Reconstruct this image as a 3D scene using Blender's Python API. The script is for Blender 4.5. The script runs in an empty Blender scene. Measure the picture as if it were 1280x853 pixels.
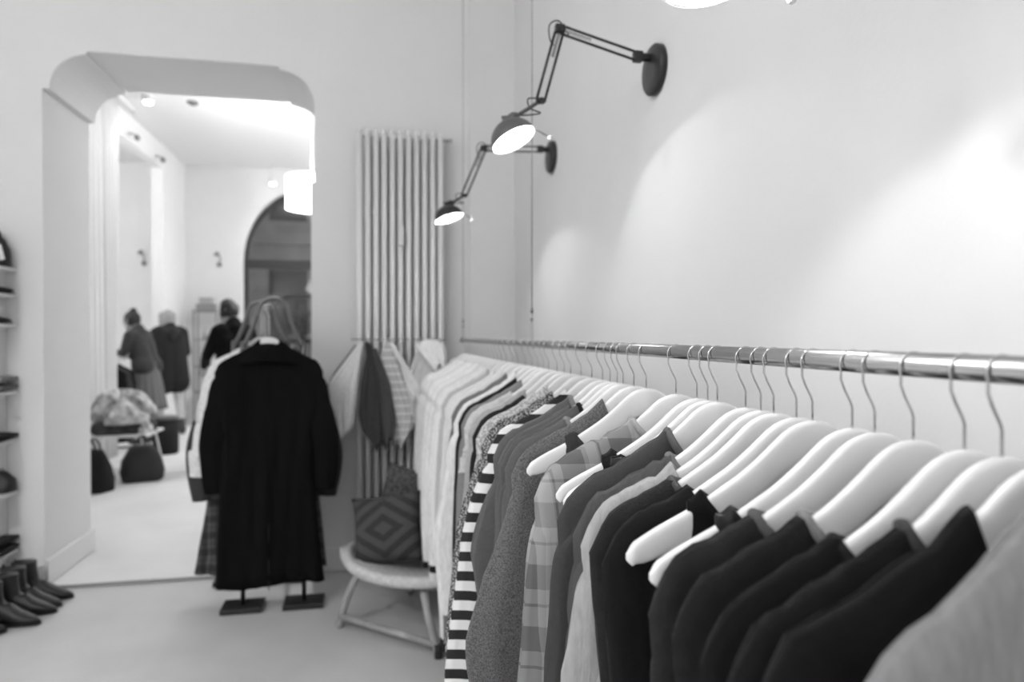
import bpy, bmesh, math, random
from mathutils import Vector, Matrix, noise
PI = math.pi
R = math.radians
rng = random.Random(7)
scene = bpy.context.scene
COL = scene.collection

# ------------------------------------------------------------------ camera, world, exposure
cd = bpy.data.cameras.new('camera')
cam = bpy.data.objects.new('camera', cd); COL.objects.link(cam)
cam.location = (0, 0, 1.4)
cam.rotation_euler = (R(90 - 0.49), 0, R(-11.57))
cd.sensor_width = 36; cd.lens = 36 * 870 / 1280
cd.clip_start = 0.02
cd.dof.use_dof = True; cd.dof.focus_distance = 1.15; cd.dof.aperture_fstop = 2.8
scene.camera = cam
scene.view_settings.view_transform = 'Standard'
scene.view_settings.look = 'None'
scene.view_settings.gamma = 1
scene.view_settings.use_curve_mapping = False
scene.view_settings.exposure = 0.62
w = bpy.data.worlds.new('night'); scene.world = w; w.use_nodes = True
w.node_tree.nodes['Background'].inputs[0].default_value = (.5, .5, .5, 1)
w.node_tree.nodes['Background'].inputs[1].default_value = 0.06
PENDANT_W = 132     # a drum pendant
SWING_W = 4.0        # a swing arm wall lamp
SPOT_W = 9         # a ceiling spot
STREET_W = 1500
CEIL = 4.13
YF = 4.25; YB = 4.90      # thick wall with the opening
YE = 12.0                 # street front
XW = 0.88                 # right wall
BF = 0.02                 # back room floor step

# ------------------------------------------------------------------ materials
def nodes(name):
    m = bpy.data.materials.new(name); m.use_nodes = True
    nt = m.node_tree; return m, nt, nt.nodes['Principled BSDF']
def g3(v): return (v, v, v, 1)
def mat(name, v, rough=.6, metal=0, noise=0, scale=20, bump=0, bscale=200, sheen=0, coat=0, stretch=(1,1,1)):
    m, nt, b = nodes(name)
    b.inputs['Base Color'].default_value = g3(v)
    b.inputs['Roughness'].default_value = rough; b.inputs['Metallic'].default_value = metal
    b.inputs['Sheen Weight'].default_value = sheen
    b.inputs['Coat Weight'].default_value = coat
    tc = nt.nodes.new('ShaderNodeTexCoord'); mp = nt.nodes.new('ShaderNodeMapping')
    mp.inputs['Scale'].default_value = stretch
    nt.links.new(tc.outputs['Object'], mp.inputs[0])
    if noise:
        n = nt.nodes.new('ShaderNodeTexNoise'); n.inputs['Scale'].default_value = scale; n.inputs['Detail'].default_value = 4
        nt.links.new(mp.outputs[0], n.inputs['Vector'])
        r = nt.nodes.new('ShaderNodeMapRange')
        r.inputs['From Min'].default_value = .3; r.inputs['From Max'].default_value = .7
        r.inputs['To Min'].default_value = max(0, v * (1 - noise)); r.inputs['To Max'].default_value = min(.95, v * (1 + noise))
        nt.links.new(n.outputs['Fac'], r.inputs['Value']); nt.links.new(r.outputs[0], b.inputs['Base Color'])
    if bump:
        n = nt.nodes.new('ShaderNodeTexNoise'); n.inputs['Scale'].default_value = bscale; n.inputs['Detail'].default_value = 3
        nt.links.new(mp.outputs[0], n.inputs['Vector'])
        bp = nt.nodes.new('ShaderNodeBump'); bp.inputs['Strength'].default_value = bump; bp.inputs['Distance'].default_value = .01
        nt.links.new(n.outputs['Fac'], bp.inputs['Height']); nt.links.new(bp.outputs[0], b.inputs['Normal'])
    return m
def emit(name, v, s):
    m, nt, b = nodes(name)
    b.inputs['Base Color'].default_value = g3(v)
    b.inputs['Emission Color'].default_value = g3(1); b.inputs['Emission Strength'].default_value = s
    return m
def mathn(nt, op, a, b=None):
    n = nt.nodes.new('ShaderNodeMath'); n.operation = op
    for i, x in enumerate((a, b)):
        if x is None: continue
        if isinstance(x, (int, float)): n.inputs[i].default_value = x
        else: nt.links.new(x, n.inputs[i])
    return n.outputs[0]
def striped(name, a, c, period, duty=.5, axis='Z', rough=.85, wob=.0, ph=0):
    m, nt, b = nodes(name); b.inputs['Roughness'].default_value = rough
    tc = nt.nodes.new('ShaderNodeTexCoord'); sp = nt.nodes.new('ShaderNodeSeparateXYZ')
    nt.links.new(tc.outputs['Object'], sp.inputs[0])
    x = mathn(nt, 'ADD', sp.outputs[axis], 10 + ph)
    f = mathn(nt, 'FRACT', mathn(nt, 'DIVIDE', x, period))
    s = mathn(nt, 'LESS_THAN', f, duty)
    mx = nt.nodes.new('ShaderNodeMix'); mx.data_type = 'RGBA'
    mx.inputs[6].default_value = g3(a); mx.inputs[7].default_value = g3(c)
    nt.links.new(s, mx.inputs[0]); nt.links.new(mx.outputs[2], b.inputs['Base Color'])
    return m
def plaid(name, base, p=.06, amp=.5):
    m, nt, b = nodes(name); b.inputs['Roughness'].default_value = .85
    tc = nt.nodes.new('ShaderNodeTexCoord'); sp = nt.nodes.new('ShaderNodeSeparateXYZ')
    nt.links.new(tc.outputs['Object'], sp.inputs[0])
    def band(o, per, duty, ph):
        return mathn(nt, 'LESS_THAN', mathn(nt, 'FRACT', mathn(nt, 'DIVIDE', mathn(nt, 'ADD', o, 10 + ph), per)), duty)
    xy = mathn(nt, 'ADD', sp.outputs['X'], sp.outputs['Y'])
    t = None
    for o, per, d, ph, k in ((xy, p, .45, 0, -.32), (sp.outputs['Z'], p * 1.25, .4, 0, -.32), (xy, p, .05, .02, -.3),
                             (sp.outputs['Z'], p * 1.25, .05, .03, -.3), (xy, p, .2, .04, .2)):
        q = mathn(nt, 'MULTIPLY', band(o, per, d, ph), k * amp * 2 * base)
        t = q if t is None else mathn(nt, 'ADD', t, q)
    v = mathn(nt, 'MAXIMUM', mathn(nt, 'ADD', t, base), .02)
    nt.links.new(v, b.inputs['Base Color'])
    return m
def speckle(name, a, c, scale=120, th=.5):
    m, nt, b = nodes(name); b.inputs['Roughness'].default_value = .85
    tc = nt.nodes.new('ShaderNodeTexCoord'); n = nt.nodes.new('ShaderNodeTexNoise')
    n.inputs['Scale'].default_value = scale; n.inputs['Detail'].default_value = 1
    nt.links.new(tc.outputs['Object'], n.inputs['Vector'])
    cr = nt.nodes.new('ShaderNodeValToRGB')
    cr.color_ramp.elements[0].position = th - .05; cr.color_ramp.elements[1].position = th + .05
    cr.color_ramp.elements[0].color = g3(a); cr.color_ramp.elements[1].color = g3(c)
    nt.links.new(n.outputs['Fac'], cr.inputs[0]); nt.links.new(cr.outputs[0], b.inputs['Base Color'])
    return m
def diamonds(name):
    m, nt, b = nodes(name); b.inputs['Roughness'].default_value = .95
    tc = nt.nodes.new('ShaderNodeTexCoord'); sp = nt.nodes.new('ShaderNodeSeparateXYZ')
    nt.links.new(tc.outputs['Object'], sp.inputs[0])
    ax = mathn(nt, 'ABSOLUTE', sp.outputs['X']); az = mathn(nt, 'ABSOLUTE', sp.outputs['Z'])
    d = mathn(nt, 'ADD', ax, mathn(nt, 'MULTIPLY', az, 1.5))
    n = nt.nodes.new('ShaderNodeTexNoise'); n.inputs['Scale'].default_value = 90
    nt.links.new(tc.outputs['Object'], n.inputs['Vector'])
    d = mathn(nt, 'ADD', d, mathn(nt, 'MULTIPLY', n.outputs['Fac'], .012))
    f = mathn(nt, 'LESS_THAN', mathn(nt, 'FRACT', mathn(nt, 'DIVIDE', d, .11)), .5)
    v = mathn(nt, 'ADD', mathn(nt, 'MULTIPLY', f, .035), .018)
    v = mathn(nt, 'ADD', v, mathn(nt, 'MULTIPLY', n.outputs['Fac'], .03))
    nt.links.new(v, b.inputs['Base Color'])
    return m
M = {}
M['wall'] = mat('painted plaster', .80, .75, noise=.015, scale=3, bump=.04, bscale=60)
M['ceil'] = mat('ceiling paint', .82, .85)
M['floor'] = mat('screed floor', .56, .38, noise=.06, scale=2.5, bump=.03, bscale=30)
M['floor2'] = mat('pale screed floor', .72, .4, noise=.05, scale=2, bump=.03, bscale=30)
M['trim'] = mat('white gloss paint', .78, .4)
M['step'] = mat('floor edge', .3, .6)
M['steel'] = mat('brushed steel', .42, .2, 1)
M['wire'] = mat('hook wire', .55, .2, 1)
M['hanger'] = mat('white lacquered wood', .78, .32, coat=.35, noise=.01, scale=8)
M['blackmetal'] = mat('black lamp metal', .018, .35)
M['greymetal'] = mat('dark grey metal', .10, .4)
M['spring'] = mat('spring metal', .45, .35, 1)
M['shadein'] = mat('white enamel', .85, .5)
M['radiator'] = mat('radiator enamel', .86, .35)
M['black'] = mat('black wool', .005, .97)
M['black'].node_tree.nodes['Principled BSDF'].inputs['Specular IOR Level'].default_value = .12
M['black2'] = mat('black nylon', .02, .5, bump=.5, bscale=25)
M['leather'] = mat('black leather', .010, .5, bump=.15, bscale=60)
M['rubber'] = mat('black rubber', .012, .7)
M['standmetal'] = mat('stand metal', .17, .35, 1)
M['wood'] = mat('bamboo wood', .34, .5, noise=.25, scale=14, stretch=(1, 1, .2))
M['rattan'] = mat('woven rattan', .55, .7, noise=.15, scale=60)
M['skin'] = mat('skin', .42, .5)
M['hairdark'] = mat('dark hair', .009, .6, bump=.8, bscale=80)
M['hairblond'] = mat('blond hair', .33, .6, noise=.25, scale=30, stretch=(3, 3, .5), bump=.8, bscale=60)
M['curtain'] = mat('white voile', .62, .9)
M['frame'] = mat('dark window frame', .03, .5)
M['lit'] = emit('lit shade', .9, 2.6)
M['bulb'] = emit('lit bulb', .9, 30)
M['lens'] = emit('spot lens', .9, 12)
M['darkpane'] = mat('dark pane', .05, .15)
M['street'] = mat('street facade', .22, .8, noise=.2, scale=1.5)
M['asphalt'] = mat('asphalt', .08, .8, noise=.2, scale=8)
M['whiteplastic'] = mat('white plastic', .8, .4)
M['paper'] = mat('white paper', .8, .8)
M['grey'] = mat('grey paint', .2, .6)
gm, nt, b = nodes('window glass')
b.inputs['Base Color'].default_value = g3(.95); b.inputs['Roughness'].default_value = .01
b.inputs['Transmission Weight'].default_value = 1; b.inputs['IOR'].default_value = 1.45
M['glass'] = gm
def cloth(v, kind='plain'):
    k = 'cloth %s %.3f' % (kind, v)
    if k in M: return M[k]
    if kind == 'heather': m = mat(k, v, .95, noise=.55, scale=330, bump=.35, bscale=350, sheen=.1)
    elif kind == 'knit': m = mat(k, v, .95, noise=.12, scale=60, bump=.25, bscale=260, sheen=.05)
    elif kind == 'linen': m = mat(k, v, .85, noise=.10, scale=120, bump=.25, bscale=160, stretch=(1, 1, .3))
    elif kind == 'silk': m = mat(k, v, .4, noise=.04, scale=9)
    else: m = mat(k, v, .85, noise=.06, scale=120, bump=.12, bscale=300, sheen=.05)
    m.node_tree.nodes['Principled BSDF'].inputs['Specular IOR Level'].default_value = .3 if kind == 'silk' else (.07 if v < .03 else .18)
    M[k] = m; return m

# ------------------------------------------------------------------ mesh helpers
def link(name, bm, m, parent=None, smooth=False, kind=None):
    bmesh.ops.recalc_face_normals(bm, faces=bm.faces)
    me = bpy.data.meshes.new(name); bm.to_mesh(me); bm.free()
    if smooth:
        for p in me.polygons: p.use_smooth = True
    for mm in (m if isinstance(m, list) else [m]): me.materials.append(mm)
    o = bpy.data.objects.new(name, me); COL.objects.link(o)
    if parent: o.parent = parent
    if kind: o['kind'] = kind
    return o
def tag(o, label, cat, group=None):
    o['label'] = label; o['category'] = cat
    if group: o['group'] = group
    return o
def thing(name, label, cat, loc=(0, 0, 0), rz=0, group=None):
    o = bpy.data.objects.new(name, None); COL.objects.link(o)
    o.empty_display_size = .05
    o.location = loc; o.rotation_euler = (0, 0, rz)
    return tag(o, label, cat, group)
def dup(root, loc, rz=0, label=None, group=None):
    r = root.copy(); COL.objects.link(r); r.location = loc; r.rotation_euler = (0, 0, rz)
    if label: r['label'] = label
    if group: r['group'] = group
    for ch in list(root.children):
        c = ch.copy(); COL.objects.link(c); c.parent = r
        for g in list(ch.children):
            d = g.copy(); COL.objects.link(d); d.parent = c
    return r
def box(bm, x0, x1, y0, y1, z0, z1, bev=0):
    r = bmesh.ops.create_cube(bm, size=1)
    vs = r['verts']
    bmesh.ops.scale(bm, vec=(x1 - x0, y1 - y0, z1 - z0), verts=vs)
    bmesh.ops.translate(bm, vec=((x0 + x1) / 2, (y0 + y1) / 2, (z0 + z1) / 2), verts=vs)
    if bev:
        es = list({e for v in vs for e in v.link_edges})
        bmesh.ops.bevel(bm, geom=es, offset=bev, segments=2, affect='EDGES', profile=.5)
    return vs
def obox(name, x0, x1, y0, y1, z0, z1, m, parent=None, bev=0, kind=None):
    bm = bmesh.new(); box(bm, x0, x1, y0, y1, z0, z1, bev); return link(name, bm, m, parent, kind=kind)
def skinrings(bm, rings, cap=True, closed=False):
    n = len(rings[0])
    V = [[bm.verts.new(p) for p in r] for r in rings]
    L = len(V)
    for i in range(L if closed else L - 1):
        a, c = V[i], V[(i + 1) % L]
        for j in range(n):
            bm.faces.new((a[j], a[(j + 1) % n], c[(j + 1) % n], c[j]))
    if cap and not closed:
        bm.faces.new(V[0][::-1]); bm.faces.new(V[-1])
    return V
def tube(bm, pts, rad, n=10, closed=False, flat=None):
    pts = [Vector(p) for p in pts]
    L = len(pts); rings = []; up = None
    for i, p in enumerate(pts):
        if closed: t = pts[(i + 1) % L] - pts[i - 1]
        else: t = pts[min(i + 1, L - 1)] - pts[max(i - 1, 0)]
        t.normalize()
        if up is None:
            up = Vector((0, 0, 1)) if abs(t.z) < .9 else Vector((0, 1, 0))
        s = t.cross(up).normalized(); up = s.cross(t).normalized()
        r = rad[i] if isinstance(rad, (list, tuple)) else rad
        rings.append([p + s * math.cos(2 * PI * k / n) * r + up * math.sin(2 * PI * k / n) * r * (flat or 1) for k in range(n)])
    skinrings(bm, rings, closed=closed)
def lathe(bm, prof, n=32, origin=(0, 0, 0), axis=(0, 0, 1), cap=True):
    o = Vector(origin); q = Vector((0, 0, 1)).rotation_difference(Vector(axis).normalized())
    rings = [[o + q @ Vector((r * math.cos(2 * PI * k / n), r * math.sin(2 * PI * k / n), z)) for k in range(n)] for r, z in prof]
    skinrings(bm, rings, cap=cap)
def capsule(bm, a, b_, ra, rb, n=14):
    a = Vector(a); b_ = Vector(b_); d = b_ - a; L = d.length or 1e-6
    prof = []
    for k in range(5): t = PI / 2 * (1 - k / 5) ; prof.append((max(ra * math.cos(t), .0004), -ra * math.sin(t)))
    prof.append((ra, 0)); prof.append((rb, L))
    for k in range(1, 6): t = PI / 2 * k / 5; prof.append((max(rb * math.cos(t), .0004), L + rb * math.sin(t)))
    lathe(bm, prof, n, a, d)
def ball(bm, c, r, sx=1, sy=1, sz=1, seg=20):
    res = bmesh.ops.create_uvsphere(bm, u_segments=seg, v_segments=seg // 2 + 2, radius=r)
    bmesh.ops.scale(bm, vec=(sx, sy, sz), verts=res['verts'])
    bmesh.ops.translate(bm, vec=c, verts=res['verts'])
def interp(tab, x):
    if x <= tab[0][0]: return tab[0][1]
    for (a, va), (c, vc) in zip(tab, tab[1:]):
        if x <= c:
            t = (x - a) / (c - a); t = t * t * (3 - 2 * t) if False else t
            return va + (vc - va) * t
    return tab[-1][1]
def catmull(pts, m=6):
    pts = [Vector(p) for p in pts]; out = []
    for i in range(len(pts) - 1):
        p0 = pts[max(i - 1, 0)]; p1 = pts[i]; p2 = pts[i + 1]; p3 = pts[min(i + 2, len(pts) - 1)]
        for k in range(m):
            t = k / m
            out.append(.5 * ((2 * p1) + (-p0 + p2) * t + (2 * p0 - 5 * p1 + 4 * p2 - p3) * t * t + (-p0 + 3 * p1 - 3 * p2 + p3) * t ** 3))
    out.append(pts[-1]); return out

# ------------------------------------------------------------------ the room shell
def sbox(name, *a, m='wall', bev=0): return obox(name, *a, M[m], None, bev, 'structure')
sbox('floor', -4.0, 1.1, -3.2, YF, -.1, 0, m='floor')
sbox('floor_back', -6.5, 3.0, YF, YE + .5, -.1, BF, m='floor2')
sbox('trim_step', -1.75, -.33, YF - .006, YF, 0, BF - .001, m='step')
sbox('ceiling', -6.7, 3.2, -3.3, YE + .6, CEIL, CEIL + .1, m='ceil')
sbox('wall_right', XW, XW + .15, -3.2, YB, 0, CEIL)
sbox('wall_left', -4.15, -4.0, -3.2, YF, 0, CEIL)
sbox('wall_behind', -4.15, XW + .15, -3.35, -3.2, 0, CEIL)
sbox('wall_back_right', 3.0, 3.15, YB, YE, 0, CEIL)
sbox('wall_back_left', -6.65, -6.5, YF, YE, 0, CEIL)
# thick wall with the rounded opening: outline in x,z extruded through y
def opening_wall():
    # underside profile of the opening, left to right (x, z)
    pr = [(-1.75, 2.75), (-1.715, 2.75)]
    for k in range(1, 10):
        a = PI - PI / 2 * k / 10; pr.append((-1.515 + .2 * math.cos(a), 2.75 + .2 * math.sin(a)))
    pr += [(-1.53, 2.95), (-1.528, 2.968), (-.515, 2.965), (-.513, 2.945)]
    for k in range(1, 11):
        a = PI / 2 * (1 - k / 10); pr.append((-.50 + .185 * math.cos(a), 2.755 + .185 * math.sin(a)))
    pr += [(-.3149, 2.30), (-.335, 2.30), (-.335, 0)]
    bm = bmesh.new()
    def row(y):
        lo = [bm.verts.new((x, y, z)) for x, z in [(-1.75, 0)] + pr]
        return lo
    A, C_ = row(YF), row(YB)
    for q, w_ in zip(range(len(A) - 1), range(1, len(A))):
        bm.faces.new((A[q], A[w_], C_[w_], C_[q]))
    # front and back faces as quads up to the ceiling
    for V, y in ((A, YF), (C_, YB)):
        tops = {}
        def tp(x):
            if x not in tops: tops[x] = bm.verts.new((x, y, CEIL))
            return tops[x]
        pts = V[1:-1]
        for a, b2 in zip(pts, pts[1:]):
            if b2.co.x - a.co.x > 1e-4: bm.faces.new((a, b2, tp(b2.co.x), tp(a.co.x)))
        l0 = bm.verts.new((-6.5, y, 0)); l1 = bm.verts.new((-6.5, y, CEIL))
        bm.faces.new((l0, V[0], V[1], tp(V[1].co.x), l1))
        # right side: from the step down
        r0 = bm.verts.new((3.0, y, 0)); r1 = bm.verts.new((3.0, y, CEIL)); x0 = pts[-2].co.x
        bm.faces.new((V[-1], r0, bm.verts.new((3.0, y, 2.30)), V[-3], V[-2]))
        bm.faces.new((V[-3], bm.verts.new((3.0, y, 2.30)), r1, tp(V[-3].co.x)))
    link('wall_front', bm, M['wall'], kind='structure')
opening_wall()
sbox('trim_pilaster', .60, XW, YF - .035, YF, 0, CEIL)
def baseboard(name, x0, x1, y0, y1, h=.14): sbox(name, x0, x1, y0, y1, 0 if y1 < YF + .03 else BF, h, m='trim', bev=.004)
baseboard('baseboard_front_left', -4.0, -1.75, YF - .018, YF)
baseboard('baseboard_front_right', -.335, .60, YF - .018, YF)
baseboard('baseboard_jamb', -1.75, -1.732, YF, YB + .018, .16)
baseboard('baseboard_back', -2.9, -2.10, YE - .018, YE, .16)
# partition with tall opening on the left of the back room, and its lintel
sbox('wall_partition', -3.05, -2.9, 10.8, YE, BF, CEIL)
sbox('wall_partition_near', -3.05, -2.9, YB, 6.6, BF, CEIL)
sbox('trim_lintel', -3.05, -2.9, 6.6, 10.8, 3.80, CEIL)
# street front with arched windows
def front_wall():
    bm = bmesh.new()
    holes = [(-5.0, 1.1), (-.93, 1.1)]          # centre x, radius
    xs = [-6.5]
    def column(x0, x1, zlo, zhi0, zhi1): # solid from zlo to... build as prism pieces
        vs = []
        for y in (YE, YE + .4):
            vs.append([bm.verts.new(p) for p in ((x0, y, zlo), (x1, y, zlo), (x1, y, zhi1), (x0, y, zhi0))])
        a, c = vs
        bm.faces.new(a); bm.faces.new(c[::-1])
        for i in range(4): bm.faces.new((a[i], a[(i + 1) % 4], c[(i + 1) % 4], c[i]))
    edges = [-6.5]
    for cx, r in holes: edges += [cx - r, cx + r]
    edges.append(3.0)
    for i in range(0, len(edges), 2): column(edges[i], edges[i + 1], 0, CEIL, CEIL)
    SP = 2.62
    for cx, r in holes:
        column(cx - r, cx + r, 0, .35, .35)
        N = 28
        for k in range(N):
            a0 = PI - PI * k / N; a1 = PI - PI * (k + 1) / N
            xa, xb = cx + r * math.cos(a0), cx + r * math.cos(a1)
            za, zb = SP + r * 1.12 * math.sin(a0), SP + r * 1.12 * math.sin(a1)
            vs = []
            for y in (YE, YE + .4):
                vs.append([bm.verts.new(p) for p in ((xa, y, za), (xb, y, zb), (xb, y, CEIL), (xa, y, CEIL))])
            a, c = vs
            bm.faces.new(a); bm.faces.new(c[::-1])
            for j in range(4): bm.faces.new((a[j], a[(j + 1) % 4], c[(j + 1) % 4], c[j]))
    link('wall_street', bm, M['wall'], kind='structure')
    for n_, (cx, r) in enumerate(holes):
        root = bpy.data.objects.new('window_%d' % (n_ + 1), None); COL.objects.link(root); root['kind'] = 'structure'
        root.location = (cx, YE + .2, .35)
        bm = bmesh.new(); y0 = -.035; y1 = .035
        arc = [(-r, 0), (-r, SP - .35)] + [(r * math.cos(PI - PI * k / 24), SP - .35 + 1.12 * r * math.sin(PI - PI * k / 24)) for k in range(1, 24)] + [(r, SP - .35), (r, 0)]
        inn = []
        f = .07
        inn = [(-r + f, f), (-r + f, SP - .35)] + [((r - f) * math.cos(PI - PI * k / 24), SP - .35 + 1.12 * (r - f) * math.sin(PI - PI * k / 24)) for k in range(1, 24)] + [(r - f, SP - .35), (r - f, f)]
        A = [[bm.verts.new((x, y, z)) for x, z in arc] for y in (y0, y1)]
        B = [[bm.verts.new((x, y, z)) for x, z in inn] for y in (y0, y1)]
        n = len(arc)
        for i in range(n):
            j = (i + 1) % n
            bm.faces.new((A[0][i], A[0][j], B[0][j], B[0][i])); bm.faces.new((A[1][i], B[1][i], B[1][j], A[1][j]))
            bm.faces.new((A[0][i], A[1][i], A[1][j], A[0][j])); bm.faces.new((B[0][i], B[0][j], B[1][j], B[1][i]))
        link('window_frame', bm, M['frame'], root)
        obox('transom', -r + .03, r - .03, -.05, .05, 2.16, 2.30, M['frame'], root)
        obox('mullion', .22, .30, -.04, .04, .05, 2.2, M['frame'], root)
        obox('mullion', -.02, .04, -.03, .03, 2.25, 3.45, M['frame'], root)
        bm = bmesh.new()
        P = [(x * .99, z) for x, z in inn]
        a = [bm.verts.new((x, -.006, z)) for x, z in P]; c = [bm.verts.new((x, .006, z)) for x, z in P]
        bm.faces.new(a); bm.faces.new(c[::-1])
        for i in range(len(P)): bm.faces.new((a[i], a[(i + 1) % len(P)], c[(i + 1) % len(P)], c[i]))
        link('pane', bm, M['glass'], root)
front_wall()
# the street outside
sbox('ground_street', -30, 30, YE + .5, 40, -.25, -.05, m='asphalt')
t = thing('street_building', 'dim building across the street seen through the arched window', 'building', (0, 24, -.05))
obox('facade', -25, 25, 0, 1, 0, 14, M['street'], t)
for i in range(-5, 6):
    for k in range(2):
        f = obox('window', i * 2.6 - .6, i * 2.6 + .6, -.06, .02, 1.2 + 4 * k, 3.6 + 4 * k, M['frame'], t)
        obox('pane', i * 2.6 - .5, i * 2.6 + .5, -.08, -.03, 1.3 + 4 * k, 3.5 + 4 * k, M['darkpane'], f)
obox('cornice', -25, 25, -.3, 0, 4.4, 4.7, M['street'], t)
def point(name, loc, W, rad, parent=None):
    ld = bpy.data.lights.new(name, 'POINT'); ld.energy = W; ld.shadow_soft_size = rad
    o = bpy.data.objects.new(name, ld); COL.objects.link(o); o.location = loc
    if parent: o.parent = parent
    return o
t = thing('added_street_lamp', 'unseen street lamp added to light the street beyond the arched shop window', 'street lamp', (2.6, 17, -.05))  # invented lamp, hidden by the wall, brightens the street behind the glass
bm = bmesh.new(); tube(bm, [(0, 0, 0), (0, 0, 4.6)], .05); link('pole', bm, M['blackmetal'], t, True)
bm = bmesh.new(); lathe(bm, [(.03, 0), (.16, .05), (.2, .35), (.08, .45)], origin=(0, 0, 4.6)); link('lamp_head', bm, M['lit'], t, True)
point('added_street_light', (2.6, 17, 4.2), STREET_W, .2)

# ------------------------------------------------------------------ lamps
def pendant(x, y, z0, label, r=.30, h=.39, W=PENDANT_W, down=.9, upw=.5, cone=165):
    t = thing('pendant_lamp', label, 'ceiling lamp', (x, y, z0))
    bm = bmesh.new(); lathe(bm, [(r, 0), (r, h), (r - .006, h), (r - .006, 0)], 48, cap=False)
    n = len(bm.verts)
    link('lamp_shade', bm, M['lit'], t, True)
    bm = bmesh.new(); lathe(bm, [(r - .008, .012), (r - .008, .018)], 48); link('diffuser', bm, M['lit'], t)
    bm = bmesh.new(); tube(bm, [(0, 0, h - .05), (0, 0, CEIL - z0 - .03)], .004, 8); link('cord', bm, M['whiteplastic'], t, True)
    bm = bmesh.new(); lathe(bm, [(.055, CEIL - z0 - .03), (.055, CEIL - z0 - .001)], 24); link('canopy', bm, M['whiteplastic'], t, True)
    ld = bpy.data.lights.new('pendant_light', 'SPOT'); ld.energy = W * down; ld.spot_size = R(cone); ld.spot_blend = .8; ld.shadow_soft_size = .2
    o = bpy.data.objects.new('pendant_light', ld); COL.objects.link(o); o.location = (x, y, z0 - .01)
    point('pendant_light', (x, y, z0 + h + .12), W * upw, .2)
pendant(-.62, 8.0, 2.79, 'white lit drum pendant hanging in the back room behind the opening', r=.28, h=.35, W=PENDANT_W * .9)
pendant(1.5, 10.6, 2.75, 'unseen white drum pendant added to light the back room, right of the opening')  # invented fixture out of sight, more ambient light for the back room
pendant(-4.7, 8.8, 2.75, 'unseen white drum pendant added for light beyond the curtained side opening')  # another invented fixture, never in view, lights the side room
pendant(-2.2, .3, 2.95, 'unseen white drum pendant added to light the front room from the left', down=1.75, upw=.38, cone=150)  # made-up fixture outside the frame, carries most of the front room's ambient light
pendant(-1.9, -1.5, 2.95, 'unseen white drum pendant added to light the front room, behind the camera', down=.45, upw=.2, cone=150)  # weak added fill from behind the camera, shaped as a pendant

def ceiling_spot(x, y, z, label, W=SPOT_W, stem=0):
    t = thing('ceiling_spotlight', label, 'spotlight', (x, y, z))
    bm = bmesh.new(); lathe(bm, [(.05, 0), (.055, .02), (.05, .07)], 24); link('housing', bm, M['whiteplastic'], t, True)
    bm = bmesh.new(); ball(bm, (0, 0, 0), .048, 1, 1, .45); link('lens', bm, M['lens'], t, True)
    if stem:
        bm = bmesh.new(); tube(bm, [(0, 0, .06), (0, 0, stem)], .008, 8); link('stem', bm, M['whiteplastic'], t, True)
    ld = bpy.data.lights.new('spot_light', 'SPOT'); ld.energy = W; ld.spot_size = R(120); ld.spot_blend = .6; ld.shadow_soft_size = .05
    o = bpy.data.objects.new('spot_light', ld); COL.objects.link(o); o.location = (x, y, z - .05)
ceiling_spot(-2.47, 8.64, CEIL - .07, 'round lit ceiling spot nearest the rounded opening, above the curtain')
ceiling_spot(-1.50, 11.6, 3.80, 'small lit spotlight on a short stem above the arched window', stem=CEIL - 3.80)
t = thing('smoke_detector', 'small round grey detector on the back room ceiling', 'detector', (-2.02, 8.75, CEIL - .035))
bm = bmesh.new(); lathe(bm, [(.04, 0), (.06, .012), (.065, .034)], 24); link('housing', bm, M['grey'], t, True)
bm = bmesh.new(); lathe(bm, [(.022, -.008), (.026, .004)], 16); link('sensor', bm, M['greymetal'], t, True)
for y, lb in ((9.35, 'small track spotlight on the lintel edge nearer the curtain'), (10.45, 'small track spotlight on the lintel edge nearer the pier')):
    t = thing('track_spotlight', lb, 'spotlight', (-2.86, y, 3.86))
    bm = bmesh.new(); tube(bm, [(-.04, 0, .02), (.0, 0, .02), (.05, -.03, -.02)], .009, 8); link('arm', bm, M['grey'], t, True)
    bm = bmesh.new(); lathe(bm, [(.012, 0), (.03, .03), (.032, .08)], 16, (.05, -.03, -.0), (.4, -.5, -.7)); link('head', bm, M['grey'], t, True)

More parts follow.
